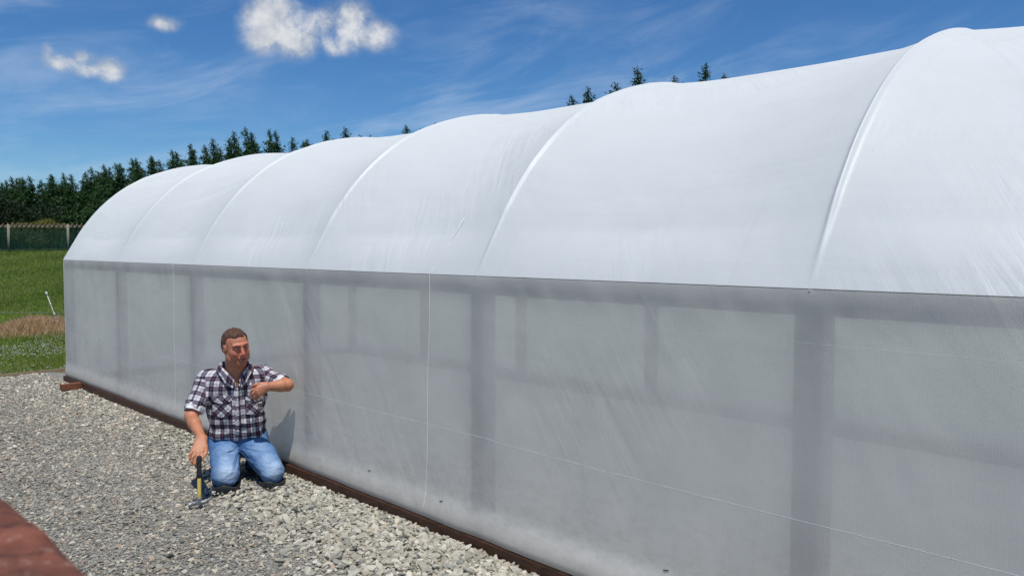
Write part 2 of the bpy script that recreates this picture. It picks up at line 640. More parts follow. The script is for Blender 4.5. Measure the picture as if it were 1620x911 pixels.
def roof_cover():
    prof, ss = smooth_profile(190)
    d = np.gradient(prof, axis=0)
    d /= np.linalg.norm(d, axis=1)[:, None]
    nrm = np.stack([-d[:, 1], d[:, 0]], -1)        # outward
    if nrm[0, 0] > 0:
        nrm = -nrm
    ts = []
    for a, b in zip(HOOPS[:-1], HOOPS[1:]):
        n = 70 if a > -3.5 else 30
        u = np.linspace(0, 1, n, endpoint=False)
        u = u - 0.11 * np.sin(2 * np.pi * u) * 1.0 * -1 * -1 * 1.35      # finer beside the hoops
        ts.append(a + (b - a) * u)
    ts.append([HOOPS[-1]])
    ts = np.concatenate(ts)
    sag = np.zeros(len(ts))
    for a, b in zip(HOOPS[:-1], HOOPS[1:]):
        m = (ts >= a) & (ts <= b)
        u = (ts[m] - a) / (b - a)
        sag[m] = 4 * u * (1 - u)
    S = ss / ss[-1]
    amp = 0.004 + 0.124 * np.sin(np.pi * np.clip(np.minimum(S, 1 - S) / 0.5, 0, 1)) ** 0.8 * (1 - 0.0 * S)
    # ridge wire holds the cloth up along the middle
    amp = amp * (1 - 0.90 * np.exp(-((S - 0.5) / 0.05) ** 2)) 
    lo = np.minimum(S, 1 - S)
    amp = np.where(lo < 0.06, amp * np.clip(lo / 0.06, 0, 1), amp)
    off = -np.outer(sag, amp)
    TT, SS = np.meshgrid(ts, ss, indexing='ij')
    # strain folds running diagonally out of the hoops, and puckers by the ridge
    P = np.stack([(TT * 0.55 + SS) * 8.0, (SS * 0.5 - TT) * 0.6, TT * 0], -1)
    P2 = np.stack([(TT) * 1.3, (SS) * 16.0 + np.sin(TT * 2.0) * 0.8, TT * 0], -1)
    P3 = np.stack([(TT - SS * 0.5) * 9.0, SS * 1.1, TT * 0], -1)
    env = np.clip(vnoise(np.stack([TT * 0.5, SS * 0.6, TT * 0], -1), 9) * 1.6 + 0.2, 0, 1)
    env2 = np.exp(-((SS / ss[-1] - 0.44) / 0.05) ** 2)
    lowenv = np.exp(-(SS / 0.45)) * 0.6
    calm = 1 - np.exp(-(SS / 0.10) ** 2)
    env = env * (0.35 + 1.9 * ((TT > 4.25) & (TT < 6.1)) + 0.8 * (TT > 6.1) + 0.9 * (TT < -1.14))
    off = off + (0.0095 * vnoise(P, 1) * env + 0.007 * vnoise(P2, 2) * env2 + 0.0018 * vnoise(P3, 4) * lowenv) * calm * (0.25 + 0.75 * sag[:, None])
    W = prof[None, :, 0] + nrm[None, :, 0] * (off + 0.006)
    Z = prof[None, :, 1] + nrm[None, :, 1] * (off + 0.006)
    # pipe bead: the cloth bulges over each hoop
    for h in HOOPS:
        g = 0.012 * np.exp(-((ts - h) / 0.013) ** 2)[:, None] * np.clip(S / 0.08, 0, 1)[None, :]
        W += nrm[None, :, 0] * g
        Z += nrm[None, :, 1] * g
    V = T(TT.ravel(), W.ravel(), Z.ravel())
    UV = np.stack([TT.ravel(), SS.ravel() + 3.0], -1)
    F = grid_faces(*TT.shape)
    tunnel_part('roof_cover', V, F, M_roof, True, UV)
    return prof


PROFS = roof_cover()


def wall_w(TT, ZZ):
    """how far the near netting stands out from the frame line (negative w is outwards)"""
    near = np.clip((2.6 - TT) / 3.0, 0.15, 1.0)
    fl = np.clip((0.27 - ZZ) / 0.16, 0, 1)
    bulge = (0.010 + 0.014 * near) * fl * fl * (3 - 2 * fl) + 0.004
    hem = -0.010 * np.exp(-((ZZ - 0.092) / 0.010) ** 2)
    P = np.stack([TT * 5, ZZ * 1.5 - TT * 1.2, TT * 0], -1)
    P2 = np.stack([TT * 11 + ZZ * 14, ZZ * 3, TT * 0], -1)
    wr = 0.004 * vnoise(P, 5) + 0.005 * vnoise(P2, 6) * np.exp(-((ZZ - 0.17) / 0.07) ** 2) * near
    P3 = np.stack([TT * 17 - ZZ * 7, ZZ * 3, TT * 0], -1)
    wr = wr + 0.004 * vnoise(P3, 8) * np.exp(-((ZZ - 1.40) / 0.06) ** 2) * np.clip(1.5 - np.abs(TT + 0.3), 0, 1)
    # diagonal strain folds out of the rail in the bay right of the seam
    P4 = np.stack([(TT + ZZ * 0.55) * 9.0, (ZZ - TT) * 0.9, TT * 0], -1)
    wr = wr + 0.0035 * vnoise(P4, 15) * np.clip(1.3 - np.abs(TT + 0.1), 0, 1) * np.clip((ZZ - 0.2) / 0.4, 0, 1)
    edge = np.clip((EAVE - ZZ) / 0.1, 0, 1) * 0.9 + 0.1
    return -(0.006 + bulge + hem + wr * edge)


def side_wall(side):
    """netting from the eave down over the base board; side 0 near, 1 far"""
    ts = np.arange(T0, T9 + 0.001, 0.025) if side == 0 else np.arange(T0, T9 + 0.01, 0.2)
    zs = np.concatenate([[0.090, 0.10, 0.115, 0.13, 0.15, 0.17, 0.19, 0.21, 0.23, 0.26], np.linspace(0.29, EAVE, 40)])
    TT, ZZ = np.meshgrid(ts, zs, indexing='ij')
    w = wall_w(TT, ZZ)
    w[:, -1] = -0.006
    W = w if side == 0 else WID - w
    V = T(TT.ravel(), W.ravel(), ZZ.ravel())
    UV = np.stack([TT.ravel() + (0 if side == 0 else 20), ZZ.ravel()], -1)
    F = grid_faces(*TT.shape)
    if side:
        F = F[:, ::-1]
    tunnel_part('side_netting', V, F, M_wall, True, UV)


side_wall(0)
side_wall(1)


def end_wall(t):
    prof = PROFS[::4]
    pts = [(0, 0.088)] + [tuple(p) for p in prof] + [(WID, 0.088)]
    # fan of strips: columns across w
    ws = np.linspace(0.0, WID, 60)
    top = np.interp(ws, PROFS[:, 0], PROFS[:, 1])
    zz = np.linspace(0, 1, 30)
    WW, KK = np.meshgrid(ws, zz, indexing='ij')
    ZZ = 0.088 + (top[:, None] - 0.088) * KK
    P = np.stack([WW * 3, ZZ * 1.5, WW * 0 + t], -1)
    tt = t + (0.004 if t > 0 else -0.004) + 0.004 * vnoise(P, 12)
    V = T(tt.ravel(), WW.ravel(), ZZ.ravel())
    UV = np.stack([WW.ravel() + 40, ZZ.ravel()], -1)
    tunnel_part('end_netting', V, grid_faces(*WW.shape), M_wall, True, UV)


end_wall(T9)
end_wall(T0)

# frame parts
for h in HOOPS:
    mb = MB()
    hp = PROFS[::5]
    mb.tube([T1(h, 0.02 + (p[0] - 0.02) * (WID - 0.05) / WID, p[1] - 0.014) for p in hp], 0.011, 8)
    tunnel_mb('hoop', mb, M_steel, True)
    for side in (0, 1):
        mb = MB()
        w = 0.042 if side == 0 else WID - 0.042
        tt = h if abs(h - T9) > .01 and abs(h - T0) > .01 else h - math.copysign(0.06, h)
        mb.box(T1(tt, w, 0.655), (0.125, 0.062, 1.40), TUN_RZ, bevel=0.003)
        tunnel_mb('post', mb, M_postwood)
for side in (0, 1):
    s = 1 if side == 0 else -1
    w0 = 0 if side == 0 else WID
    mb = MB()
    mb.box(T1((T0 + T9) / 2, w0 + s * 0.021, 1.403), (T9 - T0 - 0.01, 0.036, 0.094), TUN_RZ, bevel=0.002)
    tunnel_mb('eave_rail', mb, M_rail)
    mb = MB()
    mb.box(T1((T0 + T9) / 2, w0 - s * 0.010, 0.032), (T9 - T0 + 0.05, 0.045, 0.108), TUN_RZ, bevel=0.003)
    tunnel_mb('base_board', mb, M_darkwood)
    mb = MB()
    mb.box(T1((T0 + T9) / 2, w0 + s * 0.020, 0.112), (T9 - T0, 0.040, 0.04), TUN_RZ, bevel=0.002)
    tunnel_mb('bottom_batten', mb, M_greywood)
for t in (T0, T9):
    mb = MB()
    mb.box(T1(t + math.copysign(0.001, t), WID / 2, 0.034), (0.045, WID - 0.12, 0.108), TUN_RZ, bevel=0.003)
    tunnel_mb('base_board', mb, M_darkwood)
# ridge wire and the two straining cords stitched along the wall
mb = MB()
mb.tube([T1(t, WID / 2, 2.66) for t in np.linspace(T0, T9, 9)], 0.006, 6)
tunnel_mb('ridge_wire', mb, M_steel, True)


def cord(z, w, r, seed):
    mb = MB()
    ts = np.arange(T0 + .02, T9 - .02, 0.05)
    nz = vnoise(np.stack([ts * 1.3, ts * 0 + seed, ts * 0], -1), seed)
    mb.tube([T1(t, float(wall_w(np.array(t), np.array(z + 0.006 * n))) + w, z + 0.006 * n) for t, n in zip(ts, nz)], r, 5)
    return mb


tunnel_mb('straining_cord', cord(0.615, 0.0002, 0.0008, 3), M_seam, True)
tunnel_mb('straining_cord', cord(1.255, 0.0003, 0.0005, 5), M_seam, True)


def seam(t, top_s, r=0.0015):
    """sewn join running up the wall and some way over the roof"""
    mb = MB()
    pts = []
    for z in np.linspace(0.12, EAVE, 40):
        pts.append(T1(t + 0.05 * (1 - z / EAVE) * (1 if t < 3 else .3) + 0.004 * math.sin(z * 9), float(wall_w(np.array(t), np.array(z))) - 0.0006, z))
    prof, ss = smooth_profile(190)
    k = np.searchsorted(ss, top_s)
    for i in range(3, k, 3):
        u = 0.0
        for a, b in zip(HOOPS[:-1], HOOPS[1:]):
            if a <= t < b:
                u = (t - a) / (b - a)
        am = 0.112 * 4 * u * (1 - u) * math.sin(math.pi * min(1, ss[i] / ss[-1] / .5)) ** .8
        dx, dz = prof[i + 1] - prof[i - 1]
        L = math.hypot(dx, dz)
        nx, nz = -dz / L, dx / L
        o_ = 0.011 - am
        pts.append(T1(t - 0.03 * ss[i], prof[i][0] + nx * o_, prof[i][1] + nz * o_))
    mb.tube(pts, r, 5)
    tunnel_mb('cloth_seam', mb, M_seam, True)


seam(1.02, 0.42)


seam(4.62, 0.05, 0.0010)

# dark staples through the hem
M_staple = simple_mat('black_staple', (0.01, 0.01, 0.01), (0.02, 0.02, 0.02), 50, 0.5, 0.3, 0.1, 0.001)
for t, z in ((-0.55, 0.262), (0.92, 0.215), (1.62, 0.24), (3.4, 0.22), (-1.5, 0.27)):
    mb = MB()
    w_ = float(wall_w(np.array(t), np.array(z))) - 0.001
    mb.tube([T1(t - 0.012, w_, z + 0.002), T1(t, w_ - 0.001, z), T1(t + 0.014, w_, z - 0.003)], 0.0022, 5)
    tunnel_mb('staple', mb, M_staple)

# --- pale stone floor inside the tunnel
V = T(np.array([T0 + .05, T9 - .05, T9 - .05, T0 + .05]), np.array([0.08, 0.08, WID - .08, WID - .08]), np.full(4, 0.004))
m, nt = new_mat('pale_stone_floor')
pos = nt.node('ShaderNodeNewGeometry').outputs['Position']
n1 = nt.noise(pos, 45, 5, 0.7)
p = principled(nt, nt.ramp(n1, [(0.3, (0.30, 0.28, 0.24)), (0.7, (0.56, 0.53, 0.46))]), 0.9, 0.1, nt.bump(n1, 0.6, 0.01))
out(nt, p.outputs[0])
tag(np_mesh('tunnel_floor', V, [[0, 3, 2, 1]], m), kind='structure')

# --- timber edging between gravel and grass
mb = MB()
mb.box(T1(EDGE_T, -6.0, 0.01), (0.025, 20.0, 0.075), TUN_RZ, bevel=0.003)
o = mb.build('edging_board', M_edge)
tag(o, 'low pale timber edging board between the gravel and the clover lawn', 'edging')

# --- wooden off-cut at the base board
mb = MB()
mb.box(T1(7.30, -0.13, 0.055), (0.085, 0.20, 0.065), TUN_RZ + 0.06, bevel=0.004)
M_block = simple_mat('red_brown_offcut', (0.13, 0.048, 0.028), (0.25, 0.10, 0.06), 6, 0.8, 0.2, 0.4, 0.003, (10, 3, 10))
o = mb.build('timber_block', M_block)
tag(o, 'small reddish brown timber block lying against the far end of the base board', 'timber block')


# ================================================================== GRAVEL
def rock_protos(n, sub, flat, seed):
    """angular chips: a small icosphere cut by random planes"""
    import bmesh
    r = np.random.default_rng(seed)
    bm = bmesh.new()
    bmesh.ops.create_icosphere(bm, subdivisions=sub, radius=1.0)
    base = np.array([v.co[:] for v in bm.verts])
    F = np.array([[v.index for v in f.verts] for f in bm.faces])
    bm.free()
    res = []
    for _ in range(n):
        v = base.copy()
        for _k in range(9):
            d = r.normal(size=3)
            d /= np.linalg.norm(d)
            c = r.uniform(0.35, 0.8)
            dd = v @ d
            m = dd > c
            v[m] -= np.outer(dd[m] - c, d)
        v *= np.array([1.0, r.uniform(0.55, 0.95), r.uniform(*flat)])
        v /= np.abs(v).max()
        res.append(v)
    return np.array(res), F


def rot_matrices(n, r, tilt):
    """random yaw and limited tilt"""
    yaw = r.uniform(0, 2 * np.pi, n)
    tx = r.normal(0, tilt, n)
    ty = r.normal(0, tilt, n)
    cz, sz, cx, sx, cy, sy = np.cos(yaw), np.sin(yaw), np.cos(tx), np.sin(tx), np.cos(ty), np.sin(ty)
    Z = np.zeros((n, 3, 3)); Z[:, 0, 0] = cz; Z[:, 0, 1] = -sz; Z[:, 1, 0] = sz; Z[:, 1, 1] = cz; Z[:, 2, 2] = 1
    X = np.zeros((n, 3, 3)); X[:, 0, 0] = 1; X[:, 1, 1] = cx; X[:, 1, 2] = -sx; X[:, 2, 1] = sx; X[:, 2, 2] = cx
    Y = np.zeros((n, 3, 3)); Y[:, 0, 0] = cy; Y[:, 0, 2] = sy; Y[:, 1, 1] = 1; Y[:, 2, 0] = -sy; Y[:, 2, 2] = cy
    return X @ Y @ Z


def scatter(name, pos, size, protos, F, tilt, cols, mat, seed):
    r = np.random.default_rng(seed)
    n = len(pos)
    pick = r.integers(0, len(protos), n)
    M = rot_matrices(n, r, tilt)
    V = np.einsum('nij,nkj->nki', M, protos[pick]) * size[:, None, None] + pos[:, None, :]
    k = protos.shape[1]
    FF = (F[None] + (np.arange(n) * k)[:, None, None]).reshape(-1, F.shape[1])
    C = np.repeat(cols, k, axis=0)
    return np_mesh(name, V.reshape(-1, 3), FF, mat, None, False, None, C)


m, nt = new_mat('stone_chips')
att = nt.node('ShaderNodeAttribute', attribute_name='tint')
pos = nt.node('ShaderNodeNewGeometry').outputs['Position']
nz = nt.noise(pos, 140, 4, 0.65)
c = nt.mix(nt.maprange(nz, 0.3, 0.75, 0, 0.45), att.outputs['Color'], nt.mix(1.0, att.outputs['Color'], (0.55, 0.53, 0.50), 'MULTIPLY'))
p = principled(nt, c, 0.85, 0.2, nt.bump(nz, 0.35, 0.003))
out(nt, p.outputs[0])
M_stone = m

PAL = np.array([(0.34, 0.335, 0.305), (0.43, 0.42, 0.375), (0.25, 0.25, 0.238), (0.18, 0.185, 0.18), (0.52, 0.505, 0.45), (0.30, 0.285, 0.245), (0.29, 0.30, 0.295), (0.37, 0.31, 0.26)])


def in_view(P, margin=0.6):
    """plan region the photograph (and a step either side of it) can see"""
    x, y = P[:, 0], P[:, 1]
    return (y > 2.2) & (x > -0.70 * y - margin - 0.3) & (x < 0.70 * y + margin)


def gravel():
    r = np.random.default_rng(3)
    protos, F = rock_protos(14, 1, (0.18, 0.5), 4)
    # small chips: denser in front, thinning with distance where they merge into the fines
    pts = []
    N = 420000
    t = r.uniform(-3.5, EDGE_T - 0.03, N)
    w = r.uniform(-6.2, -0.02, N)
    P = T(t, w, np.zeros(N))
    dist = np.hypot(P[:, 0], P[:, 1])
    keep = in_view(P, 0.25) & (P[:, 1] > 3.0) & (r.uniform(size=N) < np.clip(1.15 - dist / 22, 0.35, 1))
    t, w, P, dist = t[keep], w[keep], P[keep], dist[keep]
    keep2 = slice(0, 125000)
    t, w, P, dist = t[keep2], w[keep2], P[keep2], dist[keep2]
    n = len(t)
    size = np.exp(r.normal(math.log(0.0060), 0.48, n))
    size = np.clip(size, 0.0035, 0.021) * (1 + dist * 0.045)
    P[:, 2] = gz(t, w) + size * 0.10
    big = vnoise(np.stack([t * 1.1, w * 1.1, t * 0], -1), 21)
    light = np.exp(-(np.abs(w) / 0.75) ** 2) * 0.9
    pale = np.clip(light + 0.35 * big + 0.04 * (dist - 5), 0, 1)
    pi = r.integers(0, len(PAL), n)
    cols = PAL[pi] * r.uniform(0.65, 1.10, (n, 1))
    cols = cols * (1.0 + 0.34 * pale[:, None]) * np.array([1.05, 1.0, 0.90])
    # icosa prototypes for the tiny ones: cheap
    pr2, F2 = rock_protos(14, 1, (0.2, 0.55), 9)
    import bmesh
    bm = bmesh.new()
    bmesh.ops.create_icosphere(bm, subdivisions=1, radius=1.0)
    b = np.array([v.co[:] for v in bm.verts])
    bm.free()
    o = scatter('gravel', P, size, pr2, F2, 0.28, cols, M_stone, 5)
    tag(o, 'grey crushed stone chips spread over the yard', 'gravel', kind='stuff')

    # larger pale stones heaped along the board
    protos, F = rock_protos(18, 2, (0.20, 0.55), 8)
    N = 26000
    t = r.uniform(-3.4, 4.6, N)
    w = -np.abs(r.normal(0.0, 0.36, N)) - 0.03
    lim = np.interp(t, [-3.4, 0.3, 1.3, 2.2, 3.2, 4.6], [1.05, 1.0, 0.78, 0.85, 0.50, 0.22])
    ragged = lim * (1 + 0.25 * vnoise(np.stack([t * 3, t * 0, t * 0], -1), 31))
    keep = (-w < ragged) & (r.uniform(size=N) < np.interp(t, [-3.4, 2.2, 3.4, 4.6], [1, 1, 0.55, 0.15])) & (r.uniform(size=N) < np.clip(1.35 - (-w / ragged), 0, 1))
    t, w = t[keep], w[keep]
    n = len(t)
    size = np.clip(np.exp(r.normal(math.log(0.0185), 0.38, n)), 0.008, 0.040) * np.interp(t, [0, 3, 4.6], [1.0, 0.8, 0.6])
    layer = r.uniform(0, 1, n) ** 1.6
    P = T(t, w, gz(t, w) + size * 0.22 + layer * 0.020 * np.exp(-(np.abs(w) / 0.5) ** 2))
    base = np.array([(0.50, 0.485, 0.425), (0.58, 0.565, 0.505), (0.40, 0.395, 0.36), (0.45, 0.41, 0.34), (0.34, 0.345, 0.33), (0.62, 0.60, 0.53)])
    cols = base[r.choice(len(base), n, p=[.26, .22, .18, .12, .12, .10])] * r.uniform(0.62, 1.02, (n, 1)) * np.array([1.03, 1.0, 0.92])
    keep = in_view(P, 0.6) & (w < -size * 0.8 + -0.036)
    kn = 260
    ka = r.uniform(0, 2 * np.pi, kn)
    kc = np.array([(-1.875, 5.15), (-1.60, 5.24)])[r.integers(0, 2, kn)]
    kr = r.uniform(0.085, 0.15, kn)
    KP = np.stack([kc[:, 0] + kr * np.cos(ka), kc[:, 1] + kr * np.sin(ka) + 0.03, r.uniform(0.008, 0.026, kn)], -1)
    P = np.concatenate([P, KP])
    w = np.concatenate([w, np.full(kn, -1.0)])
    size = np.concatenate([size, r.uniform(0.008, 0.019, kn)])
    cols = np.concatenate([cols, base[r.integers(0, len(base), kn)] * r.uniform(0.6, 0.95, (kn, 1))])
    keep = in_view(P, 0.6) & (w < -size * 0.8 + -0.036)
    o = scatter('loose_stones', P[keep], size[keep], protos, F, 0.45, cols[keep], M_stone, 6)
    tag(o, 'larger pale angular stones heaped along the base board', 'stones', kind='stuff')


gravel()


# ================================================================== LAWN
def blades(name, P, h, wd, cols, mat, lean, seed, label, cat):
    r = np.random.default_rng(seed)
    n = len(P)
    a = r.uniform(0, 2 * np.pi, n)
    d = np.stack([np.cos(a), np.sin(a), np.zeros(n)], -1)
    b = r.uniform(0, 2 * np.pi, n)
    L = np.stack([np.cos(b), np.sin(b), np.zeros(n)], -1) * (lean * h * r.uniform(0.2, 1, n))[:, None]
    up = np.zeros((n, 3))
    up[:, 2] = 1
    v0 = P - d * wd[:, None]
    v1 = P + d * wd[:, None]
    v2 = P + L * 0.45 + up * (h * 0.6)[:, None] + d * wd[:, None] * 0.6
    v3 = P + L + up * h[:, None]
    V = np.stack([v0, v1, v2, v3], 1).reshape(-1, 3)
    I = np.arange(n)[:, None] * 4
    F = np.concatenate([I + [0, 1, 2], I + [0, 2, 3]], 0)
    o = np_mesh(name, V, F, mat, None, False, None, np.repeat(cols, 4, 0))
    tag(o, label, cat, kind='stuff')
    return o


def leaf_mat(name, transl=0.35, rough=0.6):
    m, nt = new_mat(name)
    att = nt.node('ShaderNodeAttribute', attribute_name='tint')
    p = principled(nt, att.outputs['Color'], rough, 0.25)
    tl = nt.node('ShaderNodeBsdfTranslucent')
    nt.l.new(att.outputs['Color'], tl.inputs[0])
    mx = nt.node('ShaderNodeMixShader')
    mx.inputs[0].default_value = transl
    nt.l.new(p.outputs[0], mx.inputs[1])
    nt.l.new(tl.outputs[0], mx.inputs[2])
    out(nt, mx.outputs[0])
    return m


M_leaf = leaf_mat('grass_blades')


def lawn():
    r = np.random.default_rng(8)
    # region seen left of the tunnel, and what a step sideways would show
    N = 330000
    y = 9.0 + (r.uniform(size=N) ** 1.5) * 32
    x = -0.66 * y - 1.0 + r.uniform(size=N) * (2.6 + 0.20 * y)
    t, w = to_tw(np.stack([x, y], -1))
    keep = (t > EDGE_T + 0.02) & (x > -0.72 * y - 1.5)
    x, y, t = x[keep], y[keep], t[keep]
    P = np.stack([x, y, field_z(x, y) - 0.02], -1)
    patch = vnoise(np.stack([x * 0.7, y * 0.5, x * 0], -1), 41)
    patch2 = vnoise(np.stack([x * 3, y * 2.2, x * 0], -1), 42)
    # bare, sprayed strip where dead grass lies along the electric fence
    strip = np.exp(-((y - 14.5 - 0.15 * (x + 9)) / 0.6) ** 2) * (x > -12) 
    keep = r.uniform(size=len(x)) > strip * 0.93
    P, y, x, patch, patch2 = P[keep], y[keep], x[keep], patch[keep], patch2[keep]
    n = len(P)
    h = r.uniform(0.03, 0.075, n) * (1 + 0.35 * patch2) * np.clip(0.8 + (y - 9) / 30, 0.8, 1.5)
    wd = 0.0032 * (1 + (y - 9) * 0.10)
    g1, g2, g3 = np.array([0.14, 0.215, 0.030]), np.array([0.26, 0.335, 0.060]), np.array([0.36, 0.34, 0.14])
    k = np.clip(0.5 + 0.5 * patch + r.normal(0, .25, n), 0, 1)[:, None]
    cols = g1 * (1 - k) + g2 * k
    s = (r.uniform(size=n) < 0.07 + 0.12 * (patch2 > 0.25))[:, None]
    cols = np.where(s, g3, cols) * r.uniform(0.75, 1.15, (n, 1))
    blades('grass', P, h, wd, cols, M_leaf, 0.7, 9, 'short green lawn sloping gently up to the fence', 'grass')
    # clover leaves and flower heads in the near part
    N = 5500
    y = r.uniform(9.3, 14.6, N)
    x = -0.70 * y - 1 + r.uniform(size=N) * 3.4
    t, w = to_tw(np.stack([x, y], -1))
    cl = vnoise(np.stack([x * 1.3, y * 1.0, x * 0], -1), 44)
    keep = (t > EDGE_T + 0.05) & (cl + r.normal(0, .3, N) > 0.0)
    x, y = x[keep], y[keep]
    n = len(x)
    P = np.stack([x, y, field_z(x, y) + r.uniform(0.02, 0.055, n)], -1)
    pr, F = rock_protos(3, 1, (0.8, 1.0), 3)
    cols = np.array([0.50, 0.50, 0.42]) * r.uniform(0.7, 1.1, (n, 1))
    o = scatter('clover_flowers', P, r.uniform(0.006, 0.012, n), pr, F, 0.3, cols, M_stone, 12)
    tag(o, 'small white clover heads dotted through the near lawn', 'clover', kind='stuff')
    # a few sprinkled further off
    # dead straw-coloured grass
    N = 30000
    y = r.normal(14.5, 0.40, N)
    x = r.uniform(-12.0, -7.6, N)
    y = y + 0.15 * (x + 9)
    hump = np.clip(1 - np.abs(x + 8.75) / 0.75, 0, 1) ** 0.7
    P = np.stack([x, y, field_z(x, y) - 0.02 + 0.16 * hump * np.exp(-((y - 14.5) / 0.5) ** 2) * r.uniform(0, 1, N)], -1)
    h = r.uniform(0.04, 0.11, N) * (0.7 + 1.2 * hump)
    d1, d2 = np.array([0.58, 0.33, 0.14]), np.array([0.80, 0.62, 0.38])
    k = r.uniform(size=(N, 1))
    blades('dead_grass', P, h, np.full(N, 0.0038), (d1 * (1 - k) + d2 * k) * r.uniform(.7, 1.1, (N, 1)), M_leaf, 0.6, 10,
           'tuft of orange dried out grass by the white fence post', 'dead grass')


lawn()


# ================================================================== SHELTERBELT
def conifer_mesh(seed, H=8.6):
    r = np.random.default_rng(seed)
    lean_a = r.uniform(math.pi * 0.85, math.pi * 1.15)
    lean = r.uniform(0.15, 0.5)

    def axis(z):
        u = z / H
        return np.array([math.cos(lean_a) * lean * u ** 6, math.sin(lean_a) * lean * u ** 6, z])

    tmb = MB()
    zs = np.linspace(0, H, 16)
    tmb.tube([Vector(axis(z)) for z in zs], [0.17 * (1 - z / H) ** 0.9 + 0.010 for z in zs], 6)
    V, C = [], []
    nb = 190
    for i in range(nb):
        u = 0.05 + 0.93 * ((i + r.uniform(0, 1)) / nb) ** 0.86
        z = u * H
        # profile: wide low crown that tapers to a thin, ragged leader
        top = H - z
        Lb = min(1.5, 0.05 + 0.27 * top ** 1.12) * r.uniform(0.55, 1.25)
        if top < 1.9:
            Lb *= r.choice([0.35, 0.8, 1.0, 1.35])
        if top < 0.5:
            Lb *= 0.42
        az = r.uniform(0, 2 * math.pi)
        wind = 0.25
        droop = r.uniform(-0.05, 0.35) if top > 1.0 else r.uniform(0.1, 0.9) * -1
        p0 = axis(z)
        d = np.array([math.cos(az) - wind * 0.5, math.sin(az), 0])
        m = max(4, int(Lb * (19 + 14 * math.exp(-top / 1.5))))
        ns = r.uniform(0.05, 1.0, m) ** 0.75
        cen = p0 + np.outer(ns * Lb, d) + np.stack([np.zeros(m), np.zeros(m), -droop * Lb * ns ** 1.6], -1)
        cen += r.normal(0, 0.055 + 0.06 * min(1, Lb), (m, 3))
        for c in cen:
            for _ in range(3):
                sz = r.uniform(0.09, 0.22) * (0.40 + 0.60 * min(1, top / 2.2))
                a = r.normal(size=3)
                a[:2] += d[:2] * 1.2
                a[2] -= 0.25
                a /= np.linalg.norm(a)
                b = np.cross(a, r.normal(size=3))
                b /= np.linalg.norm(b)
                q = c + r.normal(0, 0.05, 3)
                V += [q - b * sz * 0.35, q + b * sz * 0.35, q + a * sz * 1.25]
                shade = r.uniform(0.55, 1.35)
                tip = 1 + 0.35 * ns.mean()
                C.append(np.array([0.028, 0.068, 0.020]) * shade * tip if r.uniform() > 0.12 else np.array([0.05, 0.075, 0.022]) * shade)
    V = np.array(V)
    F = np.arange(len(V)).reshape(-1, 3)
    return tmb, V, F, np.repeat(np.array(C), 3, 0)


M_needle = leaf_mat('conifer_needles', 0.18, 0.55)
M_bark = simple_mat('bark', (0.05, 0.038, 0.028), (0.11, 0.085, 0.06), 6, 0.9, 0.1, 0.6, 0.01, (6, 6, 1))
CON = []
for s in range(6):
    tmb, V, F, Cc = conifer_mesh(100 + s)
    tr = tmb.build('trunk', M_bark, None, True)
    cr = np_mesh('crown', V, F, M_needle, None, False, None, Cc)
    CON.append((tr.data, cr.data))
    bpy.data.objects.remove(tr)
    bpy.data.objects.remove(cr)

GRP_TREE = 'conifers of the shelterbelt behind the polytunnel'


def conifer(i, x, y, s, sz, rz, label):
    e = empty('conifer', (x, y, float(field_z(np.array(x), np.array(y))) - 0.1), rz)
    e.scale = (s, s, sz)
    tag(e, label, 'tree', GRP_TREE)
    td, cdat = CON[i]
    for nme, dat in (('trunk', td), ('crown', cdat)):
        o = bpy.data.objects.new(nme, dat)
        COL.objects.link(o)
        o.parent = e
    return e


r_t = np.random.default_rng(77)
p_far, p_near = np.array([-64.0, 99.0]), np.array([13.5, 35.0])
Ltot = np.linalg.norm(p_near - p_far)
dirn = (p_near - p_far) / Ltot
s_ = -38.0
k_ = 0
while s_ < Ltot:
    q = p_far + dirn * s_ + np.array([-dirn[1], dirn[0]]) * r_t.normal(0, 0.35)
    px = 810 + 1260 * q[0] / q[1]
    tip = np.interp(px, [-400, 0, 100, 170, 230, 300, 380, 430, 480, 545, 600, 650, 700, 780, 860, 945, 985, 1065, 1103, 1160],
                    [296, 287, 282, 270, 258, 238, 216, 210, 222, 212, 216, 211, 207, 189, 176, 141, 133, 129, 118, 123])
    z_top = 1.6 + (391 - tip) / 1260 * q[1] + r_t.normal(0, 0.22) - (r_t.uniform(0, 0.9) if r_t.uniform() < 0.4 and px < 900 else 0) + (0.22 if px > 900 else 0.32 if px < 560 else 0.1)
    hs = (z_top - 1.33) / 8.6
    if px > 905:
        lab = 'conifer whose lone dark tip sticks up above the roof right of the tall middle hoop'
    elif px > 600:
        lab = 'conifer of which only a small wisp of tip shows over the middle of the roof'
    elif px > 330:
        lab = 'dark green conifer with ragged pointed tip rising behind the far half of the roof'
    elif px > 0:
        lab = 'dark green conifer in the dense row behind the fence left of the tunnel'
    else:
        lab = 'dark green conifer in the shelterbelt'
    conifer(k_ % 6 if r_t.uniform() < 0.5 else int(r_t.integers(0, 6)), q[0], q[1], r_t.uniform(0.95, 1.15) * 1.0, hs, r_t.normal(0, 0.5), lab)
    k_ += 1
    s_ += r_t.uniform(0.95, 1.5)


